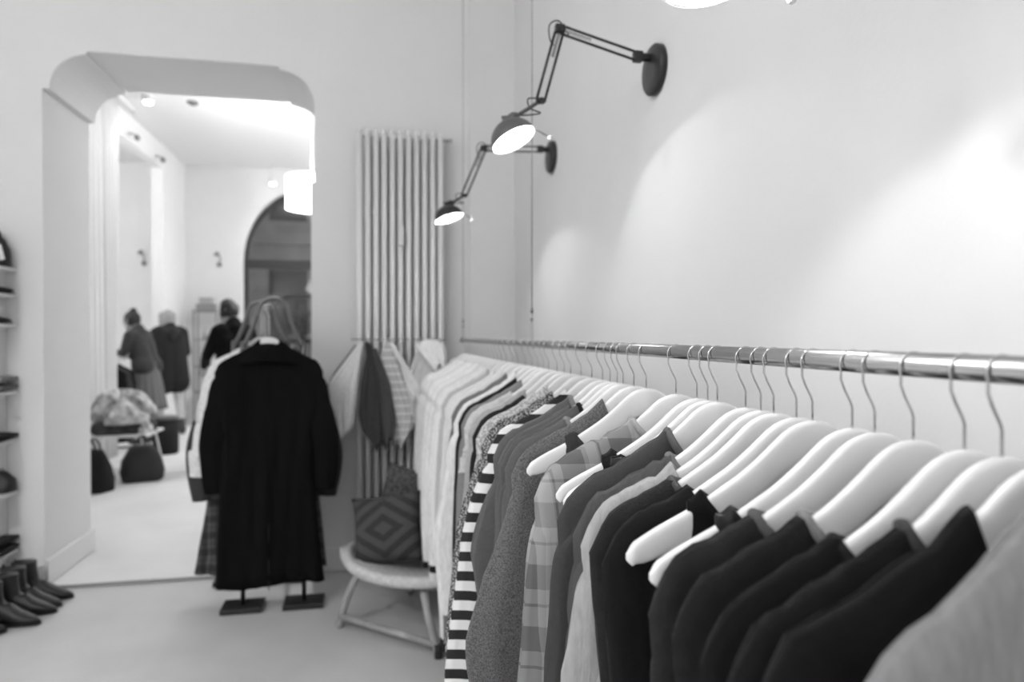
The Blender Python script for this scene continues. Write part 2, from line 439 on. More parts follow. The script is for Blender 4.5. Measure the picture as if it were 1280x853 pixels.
def swing_lamp(Y, P, J, E, Wp, S, tilt, label, yaw=-.14, arm='blackmetal', dome='greymetal'):
    """P plate centre, J joint, E elbow, Wp wrist, S centre of the shade opening, all (x,z) in the plane at Y"""
    t = thing('swing_arm_wall_lamp', label, 'wall lamp', (XW, Y, P[1]))
    def p(q, dy=0): return Vector((q[0] - XW, dy, q[1] - P[1]))
    bm = bmesh.new(); lathe(bm, [(.066, -.020), (.076, -.014), (.078, 0), (.078, .019)][::-1] if False else [(.078, 0), (.078, .016), (.072, .022), (.03, .024)], 40, (-.0005, 0, 0), (-1, 0, 0)); link('wall_plate', bm, M[arm], t, True)
    bm = bmesh.new(); lathe(bm, [(.013, 0), (.013, .035)], 16, (-.02, 0, p(J).z), (-1, 0, 0)); tube(bm, [(-.05, 0, p(J).z), p(J)], .008, 8); box(bm, p(J).x - .014, p(J).x + .014, -.013, .013, p(J).z - .016, p(J).z + .016, .003); link('bracket', bm, M[arm], t)
    def arm_part(a, c, off=.0125):
        d = (p(c) - p(a)).normalized(); s = Vector((0, 1, 0)).cross(d).normalized()
        bm = bmesh.new()
        for k in (-1, 1): tube(bm, [p(a) + s * off * k, p(c) + s * off * k], .0042, 8)
        o = link('arm', bm, M[arm], t, True)
        bm = bmesh.new(); L = (p(c) - p(a)).length
        a0 = p(a) + d * L * .06; pts = []
        for k in range(121):
            f = k / 120; q = a0 + d * L * .33 * f; an = f * 2 * PI * 20
            pts.append(q + s * math.cos(an) * .0045 + Vector((0, 1, 0)) * math.sin(an) * .0045)
        tube(bm, pts, .0012, 5); link('spring', bm, M['spring'], o, True)
    arm_part(E, J); arm_part(E, Wp)
    bm = bmesh.new(); box(bm, p(E).x - .016, p(E).x + .014, -.01, .01, p(E).z - .012, p(E).z + .014, .003)
    lathe(bm, [(.006, -.016), (.006, .016)], 12, p(E), (0, 1, 0)); link('elbow_joint', bm, M[arm], t)
    # cable loops
    bm = bmesh.new(); e = p(E)
    tube(bm, catmull([e + Vector((.03, .012, -.01)), e + Vector((.0, .012, .03)), e + Vector((-.03, .012, .015)), e + Vector((-.028, .012, -.03)), e + Vector((-.012, .008, -.05))], 6), .0022, 6)
    link('cable', bm, M['blackmetal'], t, True); bm = bmesh.new()
    wv = p(Wp); n = Vector((math.sin(tilt), yaw, -math.cos(tilt))).normalized(); s0 = p(S)
    tube(bm, catmull([wv + Vector((0, .012, .01)), wv + Vector((-.035, .012, .008)), wv + Vector((-.03, .012, -.02)), wv + Vector((-.0, .012, -.035)), s0 - n * .085], 6), .0022, 6)
    link('cable', bm, M['blackmetal'], t, True)
    r = .070
    # shade dome: opening centre s0 facing n
    bm = bmesh.new(); prof = []
    for k in range(13):
        a = PI / 2 * k / 12 * .97; prof.append((r * math.cos(a), r * .92 * math.sin(a)))
    inner = [((r - .002) * math.cos(PI / 2 * k / 12 * .9), .002 + (r * .92 - .004) * math.sin(PI / 2 * k / 12 * .9)) for k in range(13)]
    lathe(bm, prof + [(.012, r * .95)], 40, s0, -n); dm = link('lamp_shade', bm, M[dome], t, True)
    # open the dome: remove the flat cap at the rim and give it an inner skin
    bm = bmesh.new(); bm.from_mesh(dm.data)
    fs = [f for f in bm.faces if len(f.verts) > 4 and (f.calc_center_median() - s0).length < .01]
    bmesh.ops.delete(bm, geom=fs, context='FACES'); bm.to_mesh(dm.data); bm.free()
    bm = bmesh.new(); lathe(bm, inner, 40, s0, -n, cap=False); link('reflector', bm, M['shadein'], dm, True)
    bm = bmesh.new(); ax = (wv - (s0 - n * r * .9))
    base = s0 - n * r * .88
    lathe(bm, [(.022, 0), (.019, .012), (.013, .016), (.017, .02), (.017, .034), (.01, .046)], 20, base, ax if ax.length > .01 else -n)
    tube(bm, [base + ax.normalized() * .04, wv], .006, 8); link('socket', bm, M[dome], t, True)
    bm = bmesh.new(); lathe(bm, [(.007, -.014), (.007, .014)], 12, wv, (0, 1, 0)); box(bm, wv.x - .014, wv.x + .012, -.008, .008, wv.z - .008, wv.z + .008, .002); link('wrist_joint', bm, M[arm], t)
    side = Vector((math.cos(tilt), 0, math.sin(tilt)))
    bm = bmesh.new(); a0 = s0 + side * r * .98 - n * .01
    tube(bm, [a0, a0 + side * .012 + n * .01, a0 + side * .034 + n * .042], .0022, 8); hd = link('handle', bm, M['steel'], t, True)
    bm = bmesh.new(); ball(bm, a0 + side * .036 + n * .045, .0065); link('knob', bm, M['whiteplastic'], hd, True)
    bm = bmesh.new(); ball(bm, s0 - n * .057, .006, seg=12); bl = link('bulb', bm, M['bulb'], t, True)
    lo = point('lamp_light', (0, 0, 0), SWING_W, .010)
    wp = Vector((XW, Y, P[1])) + s0 - n * .045
    lo.location = wp
swing_lamp(3.30, (.88, 2.27), (.815, 2.305), (.538, 2.295), (.442, 2.065), (.372, 1.952), R(17), 'black swing arm wall lamp farthest from the camera, its shade in front of the radiator', dome='blackmetal')
swing_lamp(2.04, (.88, 2.225), (.815, 2.262), (.566, 2.325), (.505, 2.105), (.424, 1.982), R(24), 'swing arm wall lamp with grey dome shade above the clothes rail, fully in view', yaw=-.26)
swing_lamp(.84, (.88, 2.12), (.815, 2.16), (.59, 2.22), (.525, 2.00), (.442, 1.868), R(7), 'lit swing arm wall lamp cut off by the top edge of the picture')
swing_lamp(-.45, (.88, 2.225), (.815, 2.262), (.566, 2.325), (.505, 2.085), (.44, 1.945), R(8), 'swing arm wall lamp beside the camera, outside the picture')

# wall sconces at the street front
def sconce(x, label):
    t = thing('wall_sconce', label, 'wall lamp', (x, YE, 2.62))
    bm = bmesh.new(); lathe(bm, [(.035, 0), (.035, .015)], 20, (0, -.0005, -.08), (0, -1, 0)); link('wall_plate', bm, M['grey'], t, True)
    bm = bmesh.new(); tube(bm, catmull([(0, -.01, -.08), (0, -.08, -.09), (.03, -.1, 0), (-.01, -.1, .08)]), .009, 8); link('arm', bm, M['grey'], t, True)
    bm = bmesh.new(); lathe(bm, [(.012, 0), (.035, .03), (.045, .07)], 20, (-.01, -.1, .12), (-.3, 0, -1)); link('lamp_shade', bm, M['grey'], t, True)
sconce(-2.375, 'small grey wall lamp on the end wall left of the arched window')
sconce(-3.50, 'small grey wall lamp seen through the side opening behind the curtain')

# ------------------------------------------------------------------ radiator
t = thing('column_radiator', 'tall white vertical column radiator on the end wall', 'radiator', (.18, YF, .17))
N = 11
for k in range(N):
    x = -.235 + .047 * k
    bm = bmesh.new()
    for y in (-.115, -.060):
        tube(bm, [(x, y, .04), (x, y, 2.40)], .0165, 12)
    ball(bm, (x, -.088, .03), .017, 1, 2.2, 1.6, 12); ball(bm, (x, -.088, 2.41), .017, 1, 2.2, 1.6, 12)
    link('radiator_column', bm, M['radiator'], t, True)
bm = bmesh.new()
for z in (.05, 2.39): tube(bm, [(-.245, -.088, z), (.245, -.088, z)], .014, 10)
link('header_pipe', bm, M['radiator'], t, True)
bm = bmesh.new(); tube(bm, [(.245, -.088, 2.39), (.285, -.088, 2.39)], .009, 8); lathe(bm, [(.014, 0), (.014, .02)], 12, (.285, -.088, 2.39), (1, 0, 0)); link('air_valve', bm, M['steel'], t, True)
for z in (.5, 1.95):
    for x in (-.17, .17): obox('wall_bracket', x - .01, x + .01, -.05, 0, z, z + .03, M['radiator'], t)
bm = bmesh.new()
tube(bm, [(-.21, -.088, .05), (-.21, -.088, -.17)], .011, 10)
link('supply_pipe', bm, M['radiator'], t, True)
obox('heat_meter', -.017, .017, -.155, -.128, 1.75, 1.86, M['whiteplastic'], t, .004)

# ------------------------------------------------------------------ the clothes rail
XR = .54; ZR = 1.37
t = thing('clothes_rail', 'long shiny steel clothes rail running along the right wall', 'clothes rail', (XR, 0, ZR))
bm = bmesh.new(); tube(bm, [(0, -.6, 0), (0, 4.10, 0)], .0125, 28); link('rail', bm, M['steel'], t, True)
for y in (4.10, -.6):
    bm = bmesh.new(); ball(bm, (0, y, 0), .017, seg=16); link('end_cap', bm, M['steel'], t, True)
# wires holding the rail
def wire(y, label):
    t = thing('suspension_wire', label, 'wire', (XR, y, ZR))
    bm = bmesh.new(); tube(bm, [(0, 0, .11), (0, 0, CEIL - ZR)], .0018, 6); link('wire', bm, M['steel'], t, True)
    bm = bmesh.new()
    ring = [(0, .0165 * math.cos(a), .0165 * math.sin(a)) for a in [R(-70 - 22 * k) for k in range(1)]]
    pts = [(0, 0, .11), (0, -.013, .05)] + [(0, .0143 * math.cos(R(a)), .0143 * math.sin(R(a))) for a in range(160, 381, 20)] + [(0, .013, .05), (0, 0, .11)]
    tube(bm, pts, .0015, 6); link('loop', bm, M['steel'], t, True)
    bm = bmesh.new()
    for z in (.075, .105): lathe(bm, [(.005, 0), (.005, .014)], 12, (0, 0, z))
    link('wire_clamp', bm, M['greymetal'], t, True)
wire(4.07, 'thin wire holding the far end of the clothes rail')
wire(2.30, 'thin bright wire with two clamps crossing the middle lamp, holding the rail')
wire(-.2, 'thin wire holding the rail near the camera, out of view')

# ------------------------------------------------------------------ hangers
TOP = [(0, 0), (.02, -.003), (.035, -.010), (.064, -.037), (.095, -.062), (.154, -.098), (.215, -.127), (.236, -.140), (.244, -.152)]
def ztop(u): return interp(TOP, abs(u))
def make_hanger(label, tall=0):
    t = thing('clothes_hanger', label, 'clothes hanger', (XR, 0, ZR - .075))
    bm = bmesh.new(); rings = []
    H = [(0, .056), (.03, .056), (.07, .050), (.1, .046), (.16, .042), (.22, .034), (.238, .024), (.2445, .008)]
    us = sorted(set([round(x, 4) for k in range(0, 25) for x in (-.2445 + .4890 * k / 48 * 1, .2445 - .4890 * k / 48)] + [-.2425, .2425, -.238, .238]))
    for u in us:
        h = interp(H, abs(u)); zt = sum(interp(TOP, abs(u + d)) for d in (-.012, -.006, 0, .006, .012)) / 5
        if abs(u) > .23: zt = ztop(u)
        zt0 = zt; zm = zt0 - h / 2
        th = .0062 * min(1, max(.35, (.2475 - abs(u)) / .009)); bow = 0.0
        sec = []
        for k in range(16):
            a = 2 * PI * k / 16; c, s = math.cos(a), math.sin(a)
            e = .45
            yy = th * math.copysign(abs(c) ** e, c); zz = (h / 2) * math.copysign(abs(s) ** .7, s)
            sec.append((u, bow + yy, zm + zz))
        rings.append(sec)
    skinrings(bm, rings)
    link('shoulders', bm, M['hanger'], t, True)
    bm = bmesh.new(); r = .0155; cz = .075 - .0012
    pts = [(0, 0, -.012), (0, 0, .022), (-.002, 0, .028), (-.010, 0, .043), (-.0145, 0, .054)]
    c = Vector((0, 0, .0712))
    for a in range(205, 0, -15): pts.append((c.x + .0162 * math.cos(R(a)) , 0, c.z + .0162 * math.sin(R(a))))
    pts += [(.0175, 0, .0655), (.0185, 0, .062)]
    pts = [Vector(q) + Vector((0, 0, tall if i_ > 1 else 0)) for i_, q in enumerate(pts)]
    tube(bm, pts, .0014 if not tall else .003, 8)
    link('hook', bm, M['wire'], t, True)
    return t

# ------------------------------------------------------------------ garments
def garment(name, label, cat, y, m, W=.235, hem=.75, neck=.075, ndip=.07, T=.014, flare=.02, fold=.006,
            sleeve='long', slen=.58, sw=.055, sout=.03, seed=0, rz=0, group=None, trim=None, cover=True, loc=None, collar=None, wr=.005, lift=0, Wmid=None, sleevem=None):
    rg = random.Random(seed + 11)
    t = thing(name, label, cat, loc or (XR, y, ZR - .075), rz, group)
    ph = [rg.uniform(0, 6.28) for _ in range(8)]
    NC = 26; NR = 26
    Wmid = Wmid or W * .93
    def ridge(u):       # height of the shoulder line
        return ztop(u) + .007 + lift * (1 - abs(u) / W) if abs(u) <= .232 else ztop(.232) + .007 - (abs(u) - .232) * .95 - 26 * (abs(u) - .232) ** 2
    ns = neck / W
    ss = [-1 + (1 - ns) * j / 12 for j in range(12)] + [-ns + 2 * ns * j / 14 for j in range(14)] + [ns + (1 - ns) * j / 12 for j in range(13)]
    def pt(s, k, side):
        tt = max(k, 0) / NR
        tt = tt ** 1.25
        wd = interp([(0, W), (.12, W * .98), (.3, Wmid), (1, Wmid + flare)], tt)
        u0 = s * W
        u = s * wd + .010 * math.sin(5 * tt + ph[0]) * tt
        zr = ridge(max(-W, min(W, u0))); e = (1 - abs(s) ** 16)
        inneck = abs(u0) < neck - 1e-5
        q = max(0, 1 - (u0 / neck) ** 2) if inneck else 0
        if inneck: zr = zr * 0 + ridge(neck) - (ndip if side < 0 else ndip * .3) * q ** .7
        body_y = (.0095 + (T - .0095) * min(1, tt * 6)) * (.3 + .7 * e)
        if k == -1: yy = .0 if not inneck else .0095 * min(1, q * 3); z = zr + (.003 if not inneck else 0)
        elif k == 0: yy = .0065 * (.4 + .6 * e) if not inneck else .0095 * min(1, .6 + q * 3); z = zr - .001
        else:
            z = (zr - .010) * (1 - tt) + (-hem + .012 * math.sin(3 * s + ph[5])) * tt; yy = body_y
        f = fold * min(1, tt * 2.5) * (math.sin(7 * s + ph[1] + 2.0 * tt) * .6 + math.sin(13 * s + ph[2] - 1.5 * tt) * .4)
        f2 = fold * .35 * min(1, tt * 3) * math.sin(17 * s + 9 * tt + ph[3])
        q1 = noise.noise(Vector((u * 26 + 9 * seed, side * 3 + z * 5, seed * 1.7))); q2 = noise.noise(Vector((u * 11 + z * 9, side * 5, seed * 2.3 + z * 7)))
        f3 = fold * min(1, .3 + tt * 6) * (1.2 * q1 + 1.3 * q2)
        if k <= 2 and not inneck: z += wr * (noise.noise(Vector((u * 42, seed * 3.1, 0))) + .6 * noise.noise(Vector((u * 95, seed * 3.1, 4)))) + wr * .5
        return Vector((u, side * yy + f + f2 + f3, z))
    bm = bmesh.new(); rings = []
    for k in range(-1, NR + 1):
        rings.append([pt(s, k, -1) for s in ss] + [pt(s, k, 1) for s in ss[::-1][1:-1]])
    V = skinrings(bm, rings, cap=False)
    bmesh.ops.remove_doubles(bm, verts=V[0], dist=.0004)
    body = link('garment_body', bm, m, t, True)
    md = body.modifiers.new('thickness', 'SOLIDIFY'); md.thickness = .0015; md.offset = 0
    if sleeve:
        for sx in (-1, 1):
            Z0 = ridge(W)
            if sleeve == 'long': O = [(-.022, .018, .016), (-.012, -.02, .028), (sout * .25, -.07, .036), (sout * .65, -.20, sw * .85), (sout, -slen * .6, sw * .8), (sout * .85, -slen * .85, sw * .7), (sout * .7, -slen, sw * .6)]
            elif sleeve == 'short': O = [(-.022, .018, .016), (-.012, -.02, .028), (sout * .3, -.07, .04), (sout * .7, -slen * .6, sw * .85), (sout, -slen, sw)]
            elif sleeve == 'bat': O = [(-.022, .018, .016), (-.010, -.02, .03), (sout * .15, -.08, .045), (sout * .6, -slen * .32, sw * .85), (sout, -slen * .52, sw), (sout * .75, -slen * .72, sw * .85), (sout * .1, -slen, sw * .45)]
            P_ = [(sx * (W + o - r_), Z0 + z) for o, z, r_ in O]; rr = [r_ for o, z, r_ in O]
            path = catmull([Vector((a, 0, c)) for a, c in P_], 7)
            L = len(path); bm = bmesh.new(); rings = []
            p5 = rg.uniform(0, 6.28)
            for i, p in enumerate(path):
                f = i / (L - 1)
                rad = interp([(j / (len(rr) - 1), v) for j, v in enumerate(rr)], f)
                tn = (path[min(i + 1, L - 1)] - path[max(i - 1, 0)]).normalized()
                s_ = Vector((0, 1, 0)).cross(tn).normalized()
                ty = min(T * .95, rad * .6) * (.75 if f < .15 else 1)
                ring = []
                for k in range(20):
                    a = 2 * PI * k / 20
                    w1 = 1 + .05 * math.sin(3 * a + p5 + 5 * f) * min(1, 3 * f) + .10 * math.sin(7 * a + p5) * min(1, 2 * f)
                    w1 += .025 * math.sin(24 * f + 2 * a + p5)
                    ring.append(p + s_ * math.cos(a) * rad * w1 + Vector((0, 1, 0)) * math.sin(a) * ty * w1)
                rings.append(ring)
            # inner return so the cuff reads as an opening
            last = rings[-1]; c = sum(last, Vector()) / len(last)
            rings.append([c + (q - c) * .82 for q in last]); rings.append([c + (q - c) * .8 + Vector((0, 0, .05)) for q in last])
            skinrings(bm, rings)
            so = link('sleeve', bm, sleevem or m, t, True)
            if trim:
                bm = bmesh.new(); e = rings[-3]; e2 = rings[-4]
                up = [c + (q - c) * 1.06 + Vector((0, 0, .018)) for q in e]; dn = [c + (q - c) * 1.06 + Vector((0, 0, -.012)) for q in e]
                skinrings(bm, [up, dn]); link('cuff', bm, trim, so, True)
    if collar:      # a rolled band round the neck
        bm = bmesh.new(); pts = []
        for k in range(40):
            a = 2 * PI * k / 40; u = neck * math.cos(a); s_ = math.sin(a); q = max(0, 1 - (u / neck) ** 2)
            pts.append((u, .012 * math.copysign(min(1, abs(s_) * 2), s_), ridge(neck) + .003 - (ndip if s_ < 0 else ndip * .3) * q ** .7))
        tube(bm, pts, .0062, 10, closed=True, flat=1.0)
        link('collar', bm, collar, t, True)
    return t
B = lambda v, k='plain': cloth(v, k)
STR = striped('breton stripes', .72, .012, .046, .5)
PLD = plaid('soft plaid', .30, .085, .5)
SPK = speckle('speckled print', .03, .42, 260, .54)
SPK2 = speckle('melange print', .35, .62, 170)
# each row: y, spec
ROWS = [
 (.385, dict(n='linen_coat', l='pale grey coat nearest the camera, blurred in the bottom right corner', c='coat', m=B(.20, 'linen'), W=0.27, sleeve='long', sw=.08, sout=0.018, T=.022, hem=1.0, neck=.05, lift=.07)),
 (.467, dict(n='jersey_shirt', l='black jersey top with soft folds, second garment from the camera', c='top', m=B(.008), wr=.008, W=0.262, sleeve='long', sout=0.018, sw=.06, fold=.012, neck=0.075)),
 (.508, dict(n='wool_cardigan', l='black cardigan with rolled shoulder edge, third garment from the camera', c='cardigan', m=B(.010, 'knit'), W=0.262, sleeve='long', sout=-.025, Wmid=.225, sw=.065, neck=0.1, collar=B(.05, 'knit'))),
 (.547, dict(n='cotton_sweater', l='black sweater with a pale shoulder edge, fourth garment from the camera', c='sweater', m=B(.008), W=0.262, sleeve='long', sout=-.025, Wmid=.225, neck=0.135, collar=B(.02))),
 (.609, dict(n='ribbed_sweater', l='charcoal sweater with light grey neckband, fifth garment from the camera', c='sweater', m=B(.014, 'knit'), W=0.262, sleeve='long', neck=0.125, collar=B(.2, 'knit'), sout=-.025, Wmid=.225)),
 (.664, dict(n='grey_shirt', l='dark grey shirt hanging right before the two bare hanger tips, camera side', c='shirt', m=B(.022, 'knit'), W=0.262, sleeve='long', neck=0.145, sout=-.025, Wmid=.225, collar=B(.10, 'knit'))),
 (.700, dict(n='camisole', l='black camisole on the nearer hanger with a bare white tip', c='camisole', m=B(.006, 'silk'), W=0.168, sleeve=None, neck=.150, ndip=.055, hem=.6)),
 (.773, dict(n='sleeveless_shirt', l='black tank top on the farther of the two adjacent bare tipped hangers', c='tank top', m=B(.007), W=0.168, sleeve=None, neck=.150, ndip=.055, hem=.65)),
 (.806, dict(n='thin_pullover', l='black pullover just behind the black tank top', c='pullover', m=B(.010), W=0.262, sleeve='long', neck=0.15, sout=-.025, Wmid=.225, sw=.05)),
 (.858, dict(n='fleece_pullover', l='charcoal pullover with bunched shoulder beside the pale linen top', c='pullover', m=B(.022, 'knit'), W=0.262, sleeve='long', neck=0.15, sout=-.025, Wmid=.225, collar=B(.08))),
 (.890, dict(n='linen_blouse', l='pale grey linen top with a wide short sleeve, amid dark clothes', c='top', m=B(.36, 'linen'), wr=.009, W=0.263, sleeve='short', slen=.26, sw=.075, sout=0.035, neck=0.135, hem=.55, T=.017, fold=.008)),
 (.930, dict(n='grey_tee', l='mid grey tee shirt behind the pale linen top', c='t-shirt', m=B(.07, 'linen'), wr=.009, W=0.262, sleeve='short', slen=.2, sw=.07, sout=0.012, neck=0.12, collar=B(.16, 'knit'))),
 (1.015, dict(n='slate_blouse', l='long slate grey blouse with rolled neckline, right of the plaid shirt', c='blouse', m=B(.048), W=0.262, sleeve='long', slen=.75, sw=.06, sout=0.025, neck=.085, collar=B(.11), T=.016, hem=.9)),
 (1.047, dict(n='slip_camisole', l='dark slip top on the bare tipped hanger over the plaid shirt', c='top', m=B(.015, 'silk'), W=0.168, sleeve=None, neck=.150, ndip=.055, hem=.6)),
 (1.085, dict(n='fur_vest', l='dark fuzzy vest seen in the gap under the white hangers', c='vest', m=B(.015, 'heather'), W=0.168, sleeve=None, neck=.150, ndip=.055, hem=.6)),
 (1.167, dict(n='plaid_shirt', l='light plaid shirt with collar next to the heather grey sweater', c='shirt', m=PLD, W=0.262, sleeve='long', slen=.62, sw=.06, sout=0.03, neck=.085, ndip=.05, T=.02, collar=PLD, wr=.009, fold=.009)),
 (1.304, dict(n='narrow_shirt', l='narrow dark grey top on the bare tipped hanger over the heather sweater', c='top', m=B(.035), W=0.168, sleeve=None, neck=.150, ndip=.055, hem=.55)),
 (1.370, dict(n='heather_sweater', l='heather grey sweater with a big batwing sleeve', c='sweater', m=B(.115, 'heather'), W=0.262, sleeve='bat', slen=.62, sw=.095, sout=0.09, neck=.07, ndip=.05, T=.024, hem=.8)),
 (1.434, dict(n='ash_shirt', l='ash grey shirt with a small collar, just left of the heather sweater', c='shirt', m=B(.10), W=0.262, sleeve='long', neck=0.13, collar=B(.22), sout=0.012)),
 (1.470, dict(n='pewter_shirt', l='pewter grey top with a dark neckline, second left of the heather sweater', c='top', m=B(.08), W=0.262, sleeve='long', neck=.09, collar=B(.02), sout=0.009)),
 (1.516, dict(n='smoke_shirt', l='smoke grey long shirt, third left of the heather sweater', c='shirt', m=B(.10), W=0.262, sleeve='long', sout=0.012, neck=0.1)),
 (1.570, dict(n='wide_sleeve_blouse', l='mid grey blouse with a pointed elbow, overlapping the striped dress', c='blouse', m=B(.10), W=0.262, sleeve='bat', slen=.42, sw=.06, sout=0.05, neck=.08, collar=B(.2))),
 (1.650, dict(n='striped_dress', l='long dress with broad black and white horizontal stripes', c='dress', m=STR, W=0.263, sleeve='long', slen=.85, sw=.085, sout=0.1, neck=.07, ndip=.03, hem=1.15, T=.024, flare=.06)),
 (1.740, dict(n='speckled_dress', l='narrow speckled print dress left of the striped dress', c='dress', m=SPK, W=0.263, sleeve='long', slen=.8, sw=.06, sout=0.09, neck=.08, hem=1.0)),
 (1.836, dict(n='print_blouse', l='speckled blouse with pale shoulders, second left of the striped dress', c='blouse', m=SPK2, W=0.262, sleeve='long', neck=.07, sout=0.009)),
 (1.900, dict(n='ink_shirt', l='near black shirt, third left of the striped dress', c='shirt', m=B(.02), W=0.262, sleeve='long', neck=0.12, sout=0.018, slen=.62)),
 (1.977, dict(n='taupe_cardigan', l='light taupe cardigan with rounded shoulder beside the near black shirt', c='cardigan', m=B(.38, 'knit'), W=0.263, sleeve='long', slen=.62, sw=.06, sout=0.03, neck=0.1)),
 (2.075, dict(n='lace_blouse', l='pale ruffled top over a dark shoulder, mid rail', c='top', m=B(.55, 'knit'), W=0.262, sleeve='short', slen=.12, sout=0.012, neck=0.12)),
 (2.140, dict(n='grey_jumper', l='grey jumper with long arms, left of the pale ruffled top', c='jumper', m=B(.22), W=0.262, sleeve='long', sout=0.018, slen=.68)),
 (2.215, dict(n='black_jacket', l='slim black jacket between pale blouses, mid rail', c='jacket', m=B(.02), W=0.262, sleeve='long', sout=0.018, hem=.95, slen=.72)),
 (2.300, dict(n='white_shirt', l='long white shirt with a wide loose sleeve', c='shirt', m=B(.74, 'linen'), W=0.268, sleeve='long', slen=.62, sw=.09, sout=0.06, neck=.06, T=.03, hem=.8)),
 (2.400, dict(n='banded_skirt_dress', l='grey dress with a black hem band behind the white shirt', c='dress', m=B(.16), W=0.262, sleeve='long', slen=.80, sw=.06, sout=0.033, neck=.07, hem=1.0, trim=B(.012))),
 (2.528, dict(n='cream_blouse', l='cream blouse with long sleeve and dark cuff', c='blouse', m=B(.70), W=0.268, sleeve='long', slen=.82, sw=.075, sout=0.03, neck=.06, hem=1.0, trim=B(.02))),
 (2.620, dict(n='ivory_blouse', l='ivory top between the cream blouse and the grey sheer shirt', c='top', m=B(.72), W=0.262, sleeve='long', sout=0.012)),
 (2.752, dict(n='sheer_shirt', l='pale grey sheer shirt near the far third of the rail', c='shirt', m=B(.5), W=0.262, sleeve='long', sout=0.024)),
]
far = [('white_blouse', .84), ('white_shirt', .8), ('pale_knit', .7), ('white_tunic', .85), ('light_dress', .76)]
yy = 2.86; k = 0
while yy < 4.03:
    nm, v = far[k % 5]
    ROWS.append((yy, dict(n=nm, l='pale garment in the tight row at the far end of the rail', c='garment', m=B(v, 'linen' if k % 2 else 'plain'), W=.264, sleeve='long', slen=.6 + .1 * (k % 3), sout=.03 + .01 * (k % 2), hem=.8 + .08 * (k % 3), neck=.06, trim=B(.02) if k % 4 == 1 else None, g='pale clothes at the far end of the rail')))
    yy += .092; k += 1
hproto = None
for i in range(1, len(ROWS)):
    ROWS[i] = (max(ROWS[i][0], ROWS[i - 1][0] + .031), ROWS[i][1])
for i, (y, d) in enumerate(ROWS):
    rz = R(rng.uniform(-1, 1))
    gap = min(y - ROWS[i - 1][0] if i else .1, ROWS[i + 1][0] - y if i + 1 < len(ROWS) else .1)
    kw = {a: c for a, c in d.items() if a not in 'nlcmg'}
    kw['T'] = min(kw.get('T', .02), max(.0125, gap * .5)); kw['fold'] = min(kw.get('fold', .007), gap * .2)
    garment(d['n'], d['l'], d['c'], y, d['m'], seed=i, rz=rz, group=d.get('g'), **kw)
    if 'g' in d: hl, hg = 'white wooden hanger in the tight row at the far end of the rail', 'white hangers at the far end of the rail'
    else:
        hl, hg = 'white wooden hanger carrying the ' + ' '.join(d['l'].split()[:12]), None
        hl = ' '.join(hl.split()[:16])
    if hproto is None:
        hproto = make_hanger(hl); hproto.location.y = y; hproto.rotation_euler.z = rz
    else:
        h = dup(hproto, (XR, y, ZR - .075), rz, hl)
        if hg: h['group'] = hg
#MORE#
# ------------------------------------------------------------------ coat stand in the opening
CX, CZ = -.505, 1.385
t = thing('coat_stand', 'low coat stand with two narrow arched frames, carrying the black coats in the opening', 'coat stand', (CX, 3.97, 0))
for dx, dy in ((.02, -.225), (-.10, .20)):
    bm = bmesh.new()
    top = [(-.15, 0, .02), (-.15, 0, 1.26), (-.14, 0, 1.34), (-.095, 0, 1.45), (-.068, 0, 1.54), (-.045, 0, 1.575), (0, 0, 1.59), (.045, 0, 1.575), (.068, 0, 1.54), (.095, 0, 1.45), (.14, 0, 1.34), (.15, 0, 1.26), (.15, 0, .02)]
    tube(bm, [q + Vector((dx, dy, 0)) for q in catmull(top, 4)], .0115, 10); link('arched_frame', bm, M['standmetal'], t, True)
    for sx in (-1, 1): obox('base_plate', dx + sx * .15 - .10, dx + sx * .15 + .10, dy - .075, dy + .075, 0, .028, M['blackmetal'], t, .003)
bm = bmesh.new(); tube(bm, [(.045, -.32, 1.56), (-.105, .22, 1.56)], .009, 10); link('rail', bm, M['standmetal'], t, True)
CZT = 1.56 - .0145 - .155
coats = [
 (3.70, dict(name='black_coat', label='long black wool coat with wide collar, back towards the camera, on the coat stand', m=M['black'], W=.262, hem=1.25, neck=.05, ndip=.05, T=.045, sleeve='long', slen=.60, sout=.075, sw=.085, flare=.045, Wmid=.215, fold=.012)),
 (3.80, dict(name='cream_jacket', label='cream jacket whose shoulders stick out behind the black wool coat', m=cloth(.82, 'knit'), W=.32, hem=.62, neck=.06, T=.03, sleeve='long', slen=.30, sout=.03, sw=.06, fold=.008)),
 (3.875, dict(name='puffer_coat', label='dark quilted puffer coat with shiny sleeve left of the black wool coat', m=M['black2'], W=.285, hem=.85, neck=.07, T=.03, sleeve='long', slen=.60, sout=.11, sw=.085, fold=.008)),
 (3.97, dict(name='checked_coat', label='long dark checked coat, its hem showing left of the black wool coat', m=plaid('dark check', .09, .07, .9), W=.27, hem=1.27, neck=.07, T=.03, sleeve='long', slen=.6, sout=.03, sw=.06, flare=.10, Wmid=.24, fold=.01)),
 (4.05, dict(name='dark_coat', label='dark coat rearmost on the coat stand', m=cloth(.03, 'knit'), W=.265, hem=1.0, neck=.07, T=.03, sleeve='long', slen=.6, sout=.03, sw=.06, fold=.008)),
]
bigh = None
